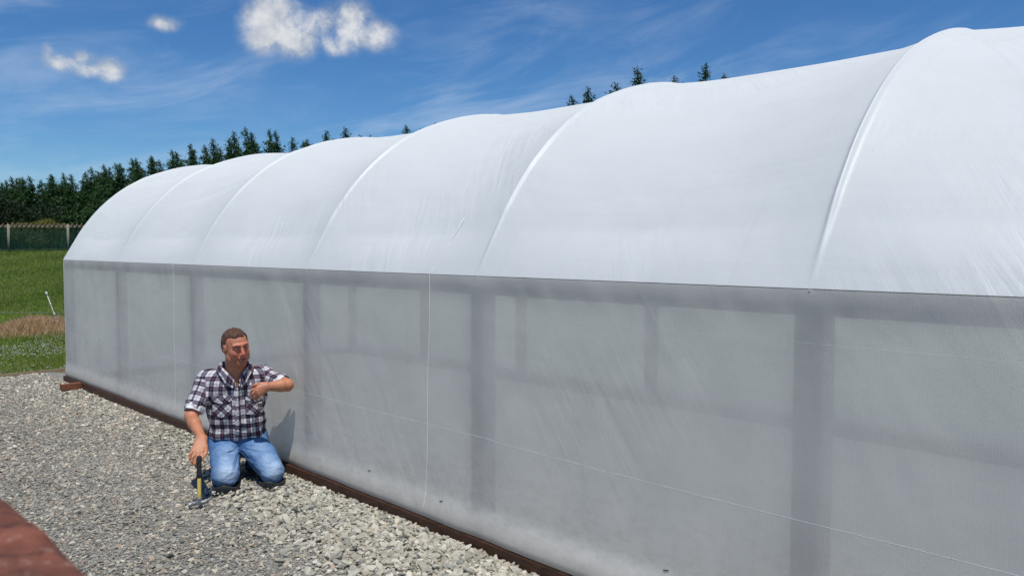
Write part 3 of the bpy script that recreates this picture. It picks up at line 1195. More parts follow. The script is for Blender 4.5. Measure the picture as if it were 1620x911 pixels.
def bush(name, loc, rx, ry, rz, n, c1, c2, seed, label, leaf=0.12, cat='bush'):
    r = np.random.default_rng(seed)
    e = empty(name, loc)
    tag(e, label, cat)
    mb = MB()
    for k in range(7):
        a = r.uniform(0, 6.28)
        mb.tube([(0.05 * math.cos(a), 0.05 * math.sin(a), 0), (rx * .35 * math.cos(a), ry * .35 * math.sin(a), rz * 0.8), (rx * .6 * math.cos(a), ry * .6 * math.sin(a), rz * 1.4)], [0.05, 0.03, 0.01], 5)
    mb.build('stem', M_bark, e, True)
    # lobes
    lobes = [(r.uniform(-.55, .55) * rx, r.uniform(-.55, .55) * ry, rz * r.uniform(0.55, 1.3), r.uniform(0.35, 0.6)) for _ in range(9)] + [(0, 0, rz * .8, 0.8)]
    V, C = [], []
    for i in range(n):
        lx, ly, lz, lr = lobes[r.integers(0, len(lobes))]
        d = r.normal(size=3)
        d /= np.linalg.norm(d)
        rad = r.uniform(0.55, 1.05)
        q = np.array([lx + d[0] * rx * lr * rad, ly + d[1] * ry * lr * rad, max(0.02, lz + d[2] * rz * lr * rad)])
        a = r.normal(size=3) + d
        a /= np.linalg.norm(a)
        b = np.cross(a, r.normal(size=3))
        b /= np.linalg.norm(b)
        s = leaf * r.uniform(0.5, 1.2)
        V += [q - b * s * .4, q + b * s * .4, q + a * s]
        k = r.uniform()
        C.append((np.array(c1) * (1 - k) + np.array(c2) * k) * r.uniform(.7, 1.2))
    V = np.array(V)
    np_mesh('foliage', V, np.arange(len(V)).reshape(-1, 3), M_leaf, e, False, None, np.repeat(np.array(C), 3, 0))


bush('evergreen_shrub', (-37.5, 60.0, 1.4), 3.2, 2.5, 2.3, 9000, (0.012, 0.026, 0.010), (0.03, 0.05, 0.018), 1, 'broad very dark evergreen shrub behind the fence at the left edge', 0.22, 'shrub')
bush('yellow_shrub', (-27.3, 46.0, 1.4), 1.7, 1.2, 1.05, 6000, (0.12, 0.13, 0.02), (0.24, 0.22, 0.045), 2, 'low yellow green shrub peeping over the fence', 0.12, 'shrub')
bush('green_shrub', (-24.2, 47.0, 1.4), 1.6, 1.2, 0.85, 5000, (0.02, 0.045, 0.012), (0.05, 0.08, 0.02), 3, 'low mid green shrub behind the fence next to the tunnel roof', 0.12, 'shrub')


# ================================================================== WINDBREAK FENCE
def windbreak():
    e = empty('windbreak_fence', (-24, 36.5, 1.4))
    tag(e, 'dark green windbreak netting fence on wooden posts with a tan slatted top rail', 'fence')
    off = Vector((24, -36.5, -1.4))
    xs = np.arange(-41.1, -9.0, 2.58)
    yy = lambda x: 36.5 + (x + 24) * 0.10
    H = 1.22
    for x in xs:
        mb = MB()
        mb.tube([Vector((x, yy(x) - 0.07, 1.20)) + off, Vector((x, yy(x) - 0.07, 1.4 + H + 0.02)) + off], 0.055, 9)
        mb.build('post', M_greywood, e, True)
    # netting
    m, nt = new_mat('green_windbreak_net')
    obj_ = nt.node('ShaderNodeTexCoord').outputs['Object']
    n1 = nt.noise(nt.vmath('MULTIPLY', obj_, (7, 7, 0.8)), 1.0, 4, 0.6)
    n2 = nt.noise(nt.vmath('MULTIPLY', obj_, (1.2, 1, 1.5)), 1.0, 3, 0.5)
    c = nt.ramp(n1, [(0.32, (0.006, 0.022, 0.014)), (0.52, (0.010, 0.045, 0.028)), (0.70, (0.024, 0.085, 0.052))])
    c = nt.mix(nt.maprange(n2, .4, .7, 0, .5), c, (0.010, 0.035, 0.025))
    p = principled(nt, c, 0.7, 0.2, nt.bump(n1, 0.6, 0.03))
    tr = nt.node('ShaderNodeBsdfTransparent')
    mx = nt.node('ShaderNodeMixShader')
    mx.inputs[0].default_value = 0.30
    nt.l.new(p.outputs[0], mx.inputs[1])
    nt.l.new(tr.outputs[0], mx.inputs[2])
    out(nt, mx.outputs[0])
    X = np.arange(xs[0], xs[-1], 0.1)
    Zs = np.linspace(0.0, H - 0.1, 8)
    XX, ZZ = np.meshgrid(X, Zs, indexing='ij')
    YY = yy(XX) + 0.03 * vnoise(np.stack([XX * 2.2 + ZZ, ZZ, XX * 0], -1), 51)
    V = np.stack([XX + 24, YY - 36.5, ZZ - 0.03], -1).reshape(-1, 3)
    np_mesh('netting', V, grid_faces(*XX.shape), m, e, True)
    # top rail, with the short slanting slats over it
    mb = MB()
    mb.box((xs.mean() + 24, yy(xs.mean()) - 36.5, H - 0.06), (xs[-1] - xs[0], 0.04, 0.10), math.atan(0.10))
    mb.build('top_rail', M_greywood, e)
    M_slat = simple_mat('tan_slats', (0.14, 0.10, 0.06), (0.26, 0.19, 0.12), 5, 0.8, 0.2, 0.3, 0.004)
    mb = MB()
    for x in np.arange(xs[0], xs[-1], 0.20):
        mb.box((x + 24, yy(x) - 36.5 - 0.05 + random.uniform(-.01, .01), H - 0.02 + random.uniform(-.015, .015)), (0.060, 0.03, 0.21), math.atan(.1), ry=0.5)
    o = mb.build('slat_trim', M_slat, e)


windbreak()


# ================================================================== ELECTRIC FENCE STANDARD
def electric_post():
    base = Vector((-8.32, 14.65, 0.02))
    top = Vector((-8.55, 14.60, 0.76))
    e = empty('electric_fence_post', base)
    tag(e, 'thin white leaning electric fence post with round insulators in the dead grass', 'fence post')
    M_wp = simple_mat('white_plastic', (0.60, 0.61, 0.60), (0.72, 0.73, 0.72), 30, 0.5, 0.4, 0.05, 0.001)
    mb = MB()
    mb.tube([Vector((0, 0, -0.08)), (top - base) * 0.5, top - base], 0.007, 7)
    mb.build('stake', M_wp, e, True)
    for k, rr in ((0.28, .012), (0.48, .015), (0.72, .012), (0.99, 0.020)):
        mb = MB()
        c = (top - base) * k
        d = (top - base).normalized() * 0.03
        mb.tube([c - d, c - d * .6, c + d * .6, c + d], [rr * .6, rr, rr, rr * .6], 9)
        mb.build('insulator', M_wp, e, True)
    mb = MB()
    w0 = base + (top - base) * 0.52 + Vector((0, -0.03, 0))
    pts = []
    for x in np.linspace(-26, 3.5, 40):
        pts.append((x, w0.y + (x - w0.x) * 0.02, w0.z + 0.00005 * (x - w0.x) ** 2))
    mb.tube(pts, 0.0035, 4)
    o = mb.build('fence_wire', M_steel, None, True)
    tag(o, 'single thin strand of electric fence wire crossing the lawn', 'wire')


electric_post()


# ================================================================== RAIL CLOSE TO THE CAMERA
def near_rail():
    e = empty('timber_rail', (-0.6, 0.9, 0))
    tag(e, 'rough reddish brown timber rail blurred in the bottom left corner', 'rail')
    off = Vector((-0.6, 0.9, 0))
    # its right-hand top edge runs parallel with the tunnel
    a, b = Vector((-0.512, 0.793, 1.355)), Vector((-0.317, 0.598, 1.355))
    d = (b - a).normalized()
    side = Vector((d.y, -d.x, 0))          # towards the camera side
    if side.x > 0:
        side = -side
    a2 = a - d * 1.8
    b2 = b + d * 0.13
    L = (b2 - a2).length
    n, k = 260, 12
    prof = [(0.004, -0.075), (0.0, -0.05), (0.0, -0.03), (0.001, -0.012), (0.006, -0.003), (0.018, 0.0), (0.04, 0.0015), (0.065, 0.002), (0.09, 0.001), (0.115, 0.0), (0.130, -0.006), (0.134, -0.03), (0.134, -0.075)]
    V = []
    for i in range(n):
        c = a2 + d * (L * i / (n - 1))
        for j, (w, z) in enumerate(prof):
            q = c + side * w + Vector((0, 0, z))
            V.append((q - off)[:])
    V = np.array(V)
    V += 0.0028 * np.stack([vnoise(V * 45, 61), vnoise(V * 45, 62), vnoise(V * 45, 63)], -1) + 0.0025 * np.stack([vnoise(V * 14, 64), vnoise(V * 14, 65), 0.5 * vnoise(V * 14, 66)], -1)
    I = np.arange(n * len(prof)).reshape(n, len(prof))
    F = [list(q) for q in grid_faces(n, len(prof))]
    F += [[I[i, -1], I[i, 0], I[i + 1, 0], I[i + 1, -1]] for i in range(n - 1)]
    F += [list(I[0][::-1]), list(I[-1])]
    m, nt = new_mat('rough_red_timber')
    pos = nt.node('ShaderNodeTexCoord').outputs['Object']
    n1 = nt.noise(pos, 14, 6, 0.65)
    n2 = nt.noise(pos, 55, 4, 0.7)
    c = nt.ramp(n1, [(0.30, (0.065, 0.030, 0.022)), (0.5, (0.16, 0.058, 0.036)), (0.72, (0.27, 0.098, 0.060))])
    c = nt.mix(nt.maprange(n2, 0.55, 0.72, 0, 0.6), c, (0.42, 0.28, 0.22))
    n3 = nt.noise(pos, 30, 3, 0.6)
    c = nt.mix(nt.maprange(n3, 0.56, 0.70, 0, 0.75), c, (0.035, 0.022, 0.020))
    p = principled(nt, c, 0.8, 0.2, nt.bump(n2, 0.8, 0.006))
    out(nt, p.outputs[0])
    np_mesh('rail_beam', V, F, m, e, True)
    for s in (0.12,):
        q = a2 + d * (L * s) + side * 0.067 - off
        mb = MB()
        mb.box(Vector((q.x, q.y, 0.64)), (0.09, 0.09, 1.30), math.atan2(d.y, d.x), bevel=0.004)
        mb.build('rail_post', m, e)
    q = a2 + d * (L - 0.04) + side * 0.067 - off
    mb = MB()
    mb.box(Vector((q.x, q.y, 0.64)), (0.07, 0.09, 1.30), math.atan2(d.y, d.x), bevel=0.004)
    mb.build('rail_post', m, e)


near_rail()


# ================================================================== PERSON
def surface_nets(val, org, h):
    s = val < 0
    nx, ny, nz = val.shape
    c = [(0, 0, 0), (1, 0, 0), (0, 1, 0), (1, 1, 0), (0, 0, 1), (1, 0, 1), (0, 1, 1), (1, 1, 1)]
    cnt = np.zeros((nx - 1, ny - 1, nz - 1), np.int8)
    for (a, b, d) in c:
        cnt += s[a:nx - 1 + a, b:ny - 1 + b, d:nz - 1 + d]
    act = (cnt > 0) & (cnt < 8)
    idx = np.full(act.shape, -1, np.int64)
    I, J, K = np.nonzero(act)
    idx[I, J, K] = np.arange(len(I))
    vals = [val[I + a, J + b, K + d] for (a, b, d) in c]
    acc = np.zeros((len(I), 3))
    n = np.zeros(len(I))
    for a in range(8):
        for b in range(a + 1, 8):
            da = np.array(c[b]) - np.array(c[a])
            if np.abs(da).sum() != 1:
                continue
            va, vb = vals[a], vals[b]
            m = (va < 0) != (vb < 0)
            t = np.where(m, va / np.where(m, va - vb, 1), 0)
            pt = np.array(c[a])[None] + t[:, None] * da[None]
            acc += pt * m[:, None]
            n += m
    V = (np.stack([I, J, K], -1) + acc / n[:, None]) * h + np.array(org)
    quads = []
    for ax in range(3):
        sl0 = [slice(1, -1)] * 3
        sl0[ax] = slice(0, -1)
        sl1 = list(sl0)
        sl1[ax] = slice(1, None)
        a = s[tuple(sl0)]
        b = s[tuple(sl1)]
        for flip, m in ((False, a & ~b), (True, ~a & b)):
            q = np.stack(np.nonzero(m), -1)
            off = np.array([1, 1, 1])
            off[ax] = 0
            q = q + off
            u, v = [(1, 2), (2, 0), (0, 1)][ax]
            e1 = np.zeros(3, int); e1[u] = 1
            e2 = np.zeros(3, int); e2[v] = 1
            g = [idx[tuple((q - d).T)] for d in (e1 + e2, e2, 0 * e1, e1)]
            F = np.stack(g, -1)
            quads.append(F[:, ::-1] if flip else F)
    F = np.concatenate(quads)
    F = F[(F >= 0).all(1)]
    return V, F


class Sdf:
    def __init__(self, lo, hi, h):
        self.lo = np.array(lo, float)
        self.h = h
        self.n = np.ceil((np.array(hi) - self.lo) / h).astype(int) + 1
        self.v = np.full(self.n, 0.2, np.float32)

    def region(self, lo, hi):
        a = np.clip(np.floor((np.array(lo) - self.lo) / self.h).astype(int), 0, self.n)
        b = np.clip(np.ceil((np.array(hi) - self.lo) / self.h).astype(int) + 1, 0, self.n)
        sl = tuple(slice(x, y) for x, y in zip(a, b))
        ax = [self.lo[i] + self.h * np.arange(a[i], b[i]) for i in range(3)]
        P = np.stack(np.meshgrid(*ax, indexing='ij'), -1).astype(np.float32)
        return sl, P

    def apply(self, f, lo, hi, k=0.0, mode='u'):
        m = k + 0.03
        sl, P = self.region(np.array(lo) - m, np.array(hi) + m)
        if P.size == 0:
            return
        d = f(P).astype(np.float32)
        v = self.v[sl]
        if mode == 'u':
            if k > 0:
                hh = np.clip(0.5 + 0.5 * (v - d) / k, 0, 1)
                r = v * (1 - hh) + d * hh - k * hh * (1 - hh)
            else:
                r = np.minimum(v, d)
        elif mode == 's':
            d = -d
            if k > 0:
                hh = np.clip(0.5 - 0.5 * (v - d) / k, 0, 1)
                r = v * (1 - hh) + d * hh + k * hh * (1 - hh)
            else:
                r = np.maximum(v, d)
        elif mode == 'i':
            r = np.maximum(v, d)
        self.v[sl] = r

    def cap(self, a, b, ra, rb, k=0.01, mode='u', flat=1.0):
        a, b = np.array(a, float), np.array(b, float)
        R_ = max(ra, rb)

        def f(P):
            ba = b - a
            t = np.clip(((P - a) @ ba) / (ba @ ba), 0, 1)
            return np.linalg.norm(P - a - t[..., None] * ba, axis=-1) - (ra + (rb - ra) * t)
        self.apply(f, np.minimum(a, b) - R_, np.maximum(a, b) + R_, k, mode)

    def cone(self, a, b, ra, rb, k=0.01, mode='u'):
        """flat-ended tapered cylinder"""
        a, b = np.array(a, float), np.array(b, float)
        R_ = max(ra, rb)

        def f(P):
            ba = b - a
            L = np.linalg.norm(ba)
            t = ((P - a) @ ba) / (L * L)
            rad = np.linalg.norm(P - a - t[..., None] * ba, axis=-1) - (ra + (rb - ra) * np.clip(t, 0, 1))
            end = np.maximum(-t, t - 1) * L
            return np.maximum(rad, end)
        self.apply(f, np.minimum(a, b) - R_, np.maximum(a, b) + R_, k, mode)

    def ell(self, c, r, k=0.01, mode='u', rot=None):
        c, r = np.array(c, float), np.array(r, float)
        Rm = np.eye(3) if rot is None else np.array(rot)

        def f(P):
            q = (P - c) @ Rm
            k0 = np.linalg.norm(q / r, axis=-1)
            k1 = np.linalg.norm(q / (r * r), axis=-1)
            return np.where(k1 > 1e-6, k0 * (k0 - 1) / np.maximum(k1, 1e-6), -r.min())
        self.apply(f, c - r.max(), c + r.max(), k, mode)

    def mesh(self):
        return surface_nets(self.v, self.lo, self.h)


def pt(l, f, z):
    return (l, -f, z)


PO = (-1.768, 5.181, 0.0)
PRZ = math.atan2(0.32299, 0.94640)
person = empty('person', PO, PRZ)
tag(person, 'man in plaid shirt and blue jeans kneeling on the gravel beside the polytunnel', 'person')

# head frame
yaw, pitch, roll = R(24), R(9), R(-7)
HM = np.array((Matrix.Rotation(yaw, 3, 'Z') @ Matrix.Rotation(pitch, 3, 'X') @ Matrix.Rotation(roll, 3, 'Y')))
HC = np.array(pt(-0.034, -0.150, 0.932))


def hp(x, f, z):
    """head coordinates (x towards his left, f forward, z up) to the person's"""
    return HC + HM @ np.array([x, -f, z])


NECK = np.array(pt(-0.044, -0.215, 0.735))
SHR, SHL = pt(-0.222, -0.245, 0.712), pt(0.138, -0.245, 0.716)
ELR, WRR = pt(-0.322, -0.115, 0.490), pt(-0.250, 0.115, 0.392)
ELL, WRL = pt(0.288, -0.085, 0.668), pt(0.150, -0.010, 0.676)
KNR, KNL = pt(-0.113, 0.0, 0.118), pt(0.178, 0.0, 0.112)
HIR, HIL = pt(-0.125, -0.26, 0.245), pt(0.058, -0.26, 0.245)

# torso sections: z, centre x, centre fwd, half width, half depth
SECT = np.array([
    (0.24, -0.034, -0.300, 0.190, 0.130),
    (0.31, -0.034, -0.292, 0.187, 0.140),
    (0.36, -0.036, -0.280, 0.186, 0.152),
    (0.42, -0.038, -0.270, 0.186, 0.158),
    (0.50, -0.040, -0.262, 0.189, 0.152),
    (0.58, -0.043, -0.258, 0.199, 0.142),
    (0.65, -0.046, -0.255, 0.202, 0.132),
    (0.70, -0.046, -0.250, 0.190, 0.118),
    (0.74, -0.045, -0.240, 0.140, 0.095),
    (0.775, -0.045, -0.232, 0.080, 0.070),
    (0.80, -0.045, -0.225, 0.055, 0.055)])


def torso_sdf(P, shrink=0.0):
    z = P[..., 2]
    cx, cf, rx, ry = [np.interp(z, SECT[:, 0], SECT[:, i]) for i in (1, 2, 3, 4)]
    x = (P[..., 0] - cx)
    y = (P[..., 1] + cf)
    n = 2.35
    k = (np.abs(x / (rx - shrink)) ** n + np.abs(y / (ry - shrink)) ** n) ** (1 / n)
    d = (k - 1) * (np.minimum(rx, ry) - shrink)
    return np.maximum(d, np.maximum(z - (0.80 - shrink), 0.24 + shrink - z))


def front_y(x, z, extra=0.0):
    """y of the shirt front at (x, z)"""
    cx, cf, rx, ry = [np.interp(z, SECT[:, 0], SECT[:, i]) for i in (1, 2, 3, 4)]
    u = np.clip(np.abs((x - cx) / rx), 0, 0.98)
    return -cf - (ry * (1 - u ** 2.35) ** (1 / 2.35)) - extra


# ---- body: one continuous skin surface
def build_body():
    S = Sdf((-0.42, -0.34, 0.0), (0.36, 0.62, 1.08), 0.0032)
    S.apply(lambda P: torso_sdf(P, 0.016), (-.26, .08, .24), (.17, .46, .80), 0.0)
    # neck and head
    S.cap(NECK - [0, 0, 0.03], hp(0, -0.015, -0.065), 0.072, 0.066, 0.03)
    S.ell(hp(0, -0.018, 0.030), (0.076, 0.095, 0.086), 0.02, rot=HM)
    S.ell(hp(0, 0.020, -0.030), (0.069, 0.070, 0.080), 0.025, rot=HM)
    S.ell(hp(0, 0.036, -0.075), (0.056, 0.048, 0.042), 0.02, rot=HM)
    S.cap(hp(-.012, 0.074, -0.098), hp(.012, 0.074, -0.098), 0.018, 0.018, 0.018)
    S.ell(hp(0, 0.010, -0.100), (0.046, 0.052, 0.026), 0.02, rot=HM)
    for s in (-1, 1):
        S.ell(hp(s * 0.040, 0.055, -0.022), (0.022, 0.026, 0.024), 0.02, rot=HM)     # cheek
        S.ell(hp(s * 0.062, 0.014, -0.068), (0.016, 0.032, 0.028), 0.02, rot=HM)     # jaw corner
        S.cap(hp(s * 0.012, 0.086, 0.036), hp(s * 0.046, 0.070, 0.034), 0.010, 0.009, 0.014)  # brow
        S.ell(hp(s * 0.030, 0.096, 0.014), (0.017, 0.014, 0.011), 0.010, 's', HM)    # socket
        S.ell(hp(s * 0.031, 0.076, 0.013), (0.014, 0.012, 0.011), 0.004, rot=HM)     # lids
        S.ell(hp(s * 0.079, -0.006, 0.0), (0.009, 0.020, 0.032), 0.006, rot=HM)      # ear
        S.ell(hp(s * 0.088, -0.002, 0.004), (0.005, 0.010, 0.017), 0.004, 's', HM)
        S.ell(hp(s * 0.013, 0.098, -0.028), (0.009, 0.010, 0.008), 0.006, rot=HM)
    S.cap(hp(0, 0.086, 0.022), hp(0, 0.108, -0.020), 0.009, 0.0135, 0.010)            # nose
    S.ell(hp(0, 0.090, -0.050), (0.026, 0.012, 0.016), 0.010, rot=HM)
    S.cap(hp(-.020, 0.096, -0.051), hp(.020, 0.096, -0.051), 0.0055, 0.0055, 0.004)
    S.cap(hp(-.017, 0.095, -0.067), hp(.017, 0.095, -0.067), 0.0065, 0.0065, 0.004)
    S.cap(hp(-.023, 0.102, -0.059), hp(.023, 0.102, -0.059), 0.0045, 0.0045, 0.002, 's')
    # arms
    for a, b, c, ra in ((SHR, ELR, WRR, 1), (SHL, ELL, WRL, 1)):
        S.cap(a, b, 0.056, 0.043, 0.03)
        mid = tuple(np.array(b) * .68 + np.array(c) * .32)
        S.cap(b, mid, 0.038, 0.040, 0.015)
        S.cap(mid, c, 0.040, 0.027, 0.015)
    # right hand resting on the hammer
    def chain(pts, rad, k=0.004):
        for i in range(len(pts) - 1):
            S.cap(pts[i], pts[i + 1], rad[i], rad[i + 1], k if i else 0.008)
    KN = [pt(-0.241, 0.192, 0.326), pt(-0.261, 0.198, 0.322), pt(-0.281, 0.194, 0.326), pt(-0.298, 0.184, 0.335)]
    wr = np.array(WRR)
    for kn, off, r1 in zip(KN, (-0.018, -0.005, 0.008, 0.018), (.0135, .014, .0135, .012)):
        st = wr + np.array([-off * -1.0, 0, 0]) * 1.0
        st = wr + np.array([-off, 0, 0])
        S.cap(st, kn, 0.019, r1, 0.012)
    chain([KN[0], pt(-0.249, 0.226, 0.290), pt(-0.256, 0.250, 0.264), pt(-0.259, 0.258, 0.240)], [.0115, .0098, .0090, .0078])
    chain([KN[1], pt(-0.274, 0.232, 0.292), pt(-0.286, 0.240, 0.264), pt(-0.279, 0.234, 0.245)], [.0118, .0100, .0090, .0078])
    chain([KN[2], pt(-0.298, 0.222, 0.302), pt(-0.303, 0.228, 0.276), pt(-0.291, 0.222, 0.260)], [.0112, .0095, .0088, .0076])
    chain([KN[3], pt(-0.316, 0.204, 0.316), pt(-0.316, 0.210, 0.294), pt(-0.302, 0.206, 0.282)], [.0100, .0085, .0078, .0070])
    chain([tuple(wr + np.array([0.014, -0.02, -0.008])), pt(-0.224, 0.165, 0.345), pt(-0.224, 0.200, 0.312), pt(-0.240, 0.222, 0.292)], [.017, .014, .0105, .0085])
    # left hand, fingers going into the chest pocket
    KN = [pt(0.098, 0.010, 0.676), pt(0.094, 0.016, 0.658), pt(0.098, 0.016, 0.640), pt(0.106, 0.010, 0.624)]
    wr = np.array(WRL)
    for kn, dz, r1 in zip(KN, (0.014, 0.004, -0.006, -0.016), (.0135, .014, .0135, .012)):
        S.cap(wr + np.array([0, 0, dz]), kn, 0.018, r1, 0.012)
    chain([KN[0], pt(0.066, 0.000, 0.662), pt(0.056, -0.026, 0.640), pt(0.058, -0.055, 0.622)], [.0115, .0100, .0092, .008])
    chain([KN[1], pt(0.066, 0.002, 0.638), pt(0.064, -0.026, 0.618), pt(0.068, -0.055, 0.604)], [.0118, .0102, .0092, .008])
    chain([KN[2], pt(0.076, 0.002, 0.618), pt(0.074, -0.024, 0.600), pt(0.078, -0.055, 0.590)], [.0112, .0098, .0090, .008])
    chain([KN[3], pt(0.090, -0.002, 0.602), pt(0.088, -0.024, 0.588), pt(0.090, -0.050, 0.580)], [.0100, .0088, .0082, .0072])
    chain([tuple(wr + np.array([-0.01, 0.0, 0.018])), pt(0.112, -0.006, 0.697), pt(0.082, -0.014, 0.692), pt(0.062, -0.030, 0.680)], [.016, .0135, .0105, .0088])
    # hips and legs, inside the clothes
    S.ell(pt(-0.034, -0.295, 0.27), (0.165, 0.115, 0.10), 0.02)
    for hi, kn, sx in ((HIR, KNR, -0.085), (HIL, KNL, 0.075)):
        S.cap(hi, kn, 0.075, 0.062, 0.03)
        S.cap((kn[0], kn[1] + 0.02, 0.085), pt(sx, -0.36, 0.075), 0.050, 0.036, 0.02)
        S.cap(pt(sx, -0.36, 0.075), pt(sx, -0.46, 0.045), 0.036, 0.028, 0.02)
    V, F = S.mesh()
    q = (V - HC) @ HM
    q[:, 1] *= -1
    col = np.tile(np.array([0.50, 0.205, 0.115]), (len(V), 1))
    n = vnoise(V * 60, 71)[:, None]
    col *= 1 + 0.08 * n + 0.06 * vnoise(V * 22, 72)[:, None]
    head = (q[:, 2] > -0.13)
    face = np.exp(-((q[:, 0] / 0.06) ** 2 + ((q[:, 2] + 0.02) / 0.06) ** 2)) * (q[:, 1] > 0.02) * head
    col = col * (1 - 0.55 * face[:, None]) + np.array([0.60, 0.15, 0.095]) * 0.55 * face[:, None]
    beard = np.exp(-(((q[:, 2] + 0.085) / 0.035) ** 2)) * (q[:, 1] > 0.0) * head
    col *= 1 - 0.16 * beard[:, None] * np.array([0.8, 1.0, 0.9])
    lips = np.exp(-((q[:, 0] / 0.024) ** 4 + ((q[:, 2] + 0.059) / 0.012) ** 4)) * (q[:, 1] > 0.085)
    col = col * (1 - 0.6 * lips[:, None]) + np.array([0.30, 0.10, 0.085]) * 0.6 * lips[:, None]
    slit = np.exp(-(((q[:, 2] + 0.059) / 0.0035) ** 2 + (q[:, 0] / 0.022) ** 6)) * (q[:, 1] > 0.08)
    col = col * (1 - 0.7 * slit[:, None]) + np.array([0.10, 0.03, 0.03]) * 0.7 * slit[:, None]
    # tanned forearms, a little more orange
    fore = (V[:, 2] < 0.5) | (V[:, 0] > 0.19)
    col = np.where(fore[:, None], col * np.array([1.0, 1.03, 0.95]), col)
    m, nt = new_mat('skin')
    att = nt.node('ShaderNodeAttribute', attribute_name='tint')
    pos = nt.node('ShaderNodeTexCoord').outputs['Object']
    nz = nt.noise(pos, 260, 3, 0.6)
    bl = nt.noise(pos, 75, 5, 0.7)
    sc = nt.mix(nt.maprange(bl, 0.40, 0.70, 0, 0.45), att.outputs['Color'], nt.mix(1.0, att.outputs['Color'], (0.72, 0.52, 0.48), 'MULTIPLY'))
    p = principled(nt, sc, 0.42, 0.5, nt.bump(nt.math('ADD', nz, nt.math('MULTIPLY', bl, 1.5)), 0.45, 0.004))
    p.inputs['Subsurface Weight'].default_value = 0.08
    p.inputs['Subsurface Radius'].default_value = (0.012, 0.004, 0.002)
    out(nt, p.outputs[0])
    return np_mesh('body', V, F, m, person, True, None, col)


build_body()


def build_face_bits():
    M_hair = simple_mat('short_brown_hair', (0.030, 0.013, 0.007), (0.17, 0.080, 0.045), 120, 0.55, 0.4, 1.0, 0.006, (1, 1, .3))
    S = Sdf((-0.16, 0.0, 0.80), (0.10, 0.32, 1.08), 0.0026)
    S.ell(hp(0, -0.020, 0.034), (0.083, 0.101, 0.092), 0.0, rot=HM)
    S.ell(hp(0, -0.045, -0.010), (0.076, 0.068, 0.070), 0.02, rot=HM)

    def cut(P):
        q = (P - HC) @ HM
        x, f, z = q[..., 0], -q[..., 1], q[..., 2]
        # hairline: recedes at the temples, comes down in front of the ears
        line = 0.090 - 0.045 * np.clip((0.030 - f) / 0.04, 0, 1) - 0.085 * np.clip((0.008 - f) / 0.025, 0, 1)
        line = line + 0.006 * np.cos(x * 110) + 0.006 * vnoise(P * 120, 84)
        line = np.where(f < -0.02, -0.07 + 0.0 * z, line)
        hair = np.maximum(z * 0 + (line - z), -1)
        wob = 0.005 * vnoise(P * 170, 81) + 0.004 * vnoise(P * 60, 82)
        return hair * 0.9 + wob
    sl, P = S.region(S.lo, S.lo + S.n * S.h)
    c = cut(P)
    S.v[sl] = np.maximum(S.v[sl], c.astype(np.float32))
    wob = (0.0035 * vnoise(P * np.array([120, 120, 60]), 83)).astype(np.float32)
    S.v[sl] += wob
    for s in (-1, 1):
        S.ell(hp(s * 0.086, -0.004, 0.0), (0.02, 0.022, 0.034), 0.0, 's', HM)
    V, F = S.mesh()
    np_mesh('hair', V, F, M_hair, person, True)
    for s in (-1, 1):
        mb = MB()
        pts = [hp(s * a, f, z) for a, f, z in ((0.012, 0.0955, 0.033), (0.024, 0.0935, 0.037), (0.038, 0.086, 0.038), (0.049, 0.076, 0.033))]
        mb.tube(pts, [0.0028, 0.0040, 0.0036, 0.0018], 6)
        mb.build('eyebrow', M_hair, person, True)
        m, nt = new_mat('eye')
        pos = nt.node('ShaderNodeTexCoord').outputs['Object']
        _, _, z = nt.sep(pos)
        c = nt.mix(0.5, (0.30, 0.26, 0.24), (0.05, 0.04, 0.035))
        p = principled(nt, (0.10, 0.075, 0.065), 0.25, 0.5)
        out(nt, p.outputs[0])
        mb = MB()
        pts = [hp(s * a, f, z) for a, f, z in ((0.020, 0.0855, 0.0115), (0.027, 0.0885, 0.0125), (0.036, 0.0865, 0.0125), (0.043, 0.0805, 0.0115))]
        mb.tube(pts, [0.0012, 0.0030, 0.0030, 0.0012], 8)
        mb.build('eye', m, person, True)


build_face_bits()

CUFF_R = tuple(np.array(SHR) * 0.17 + np.array(ELR) * 0.83)
CUFF_L = tuple(np.array(SHL) * 0.20 + np.array(ELL) * 0.80)


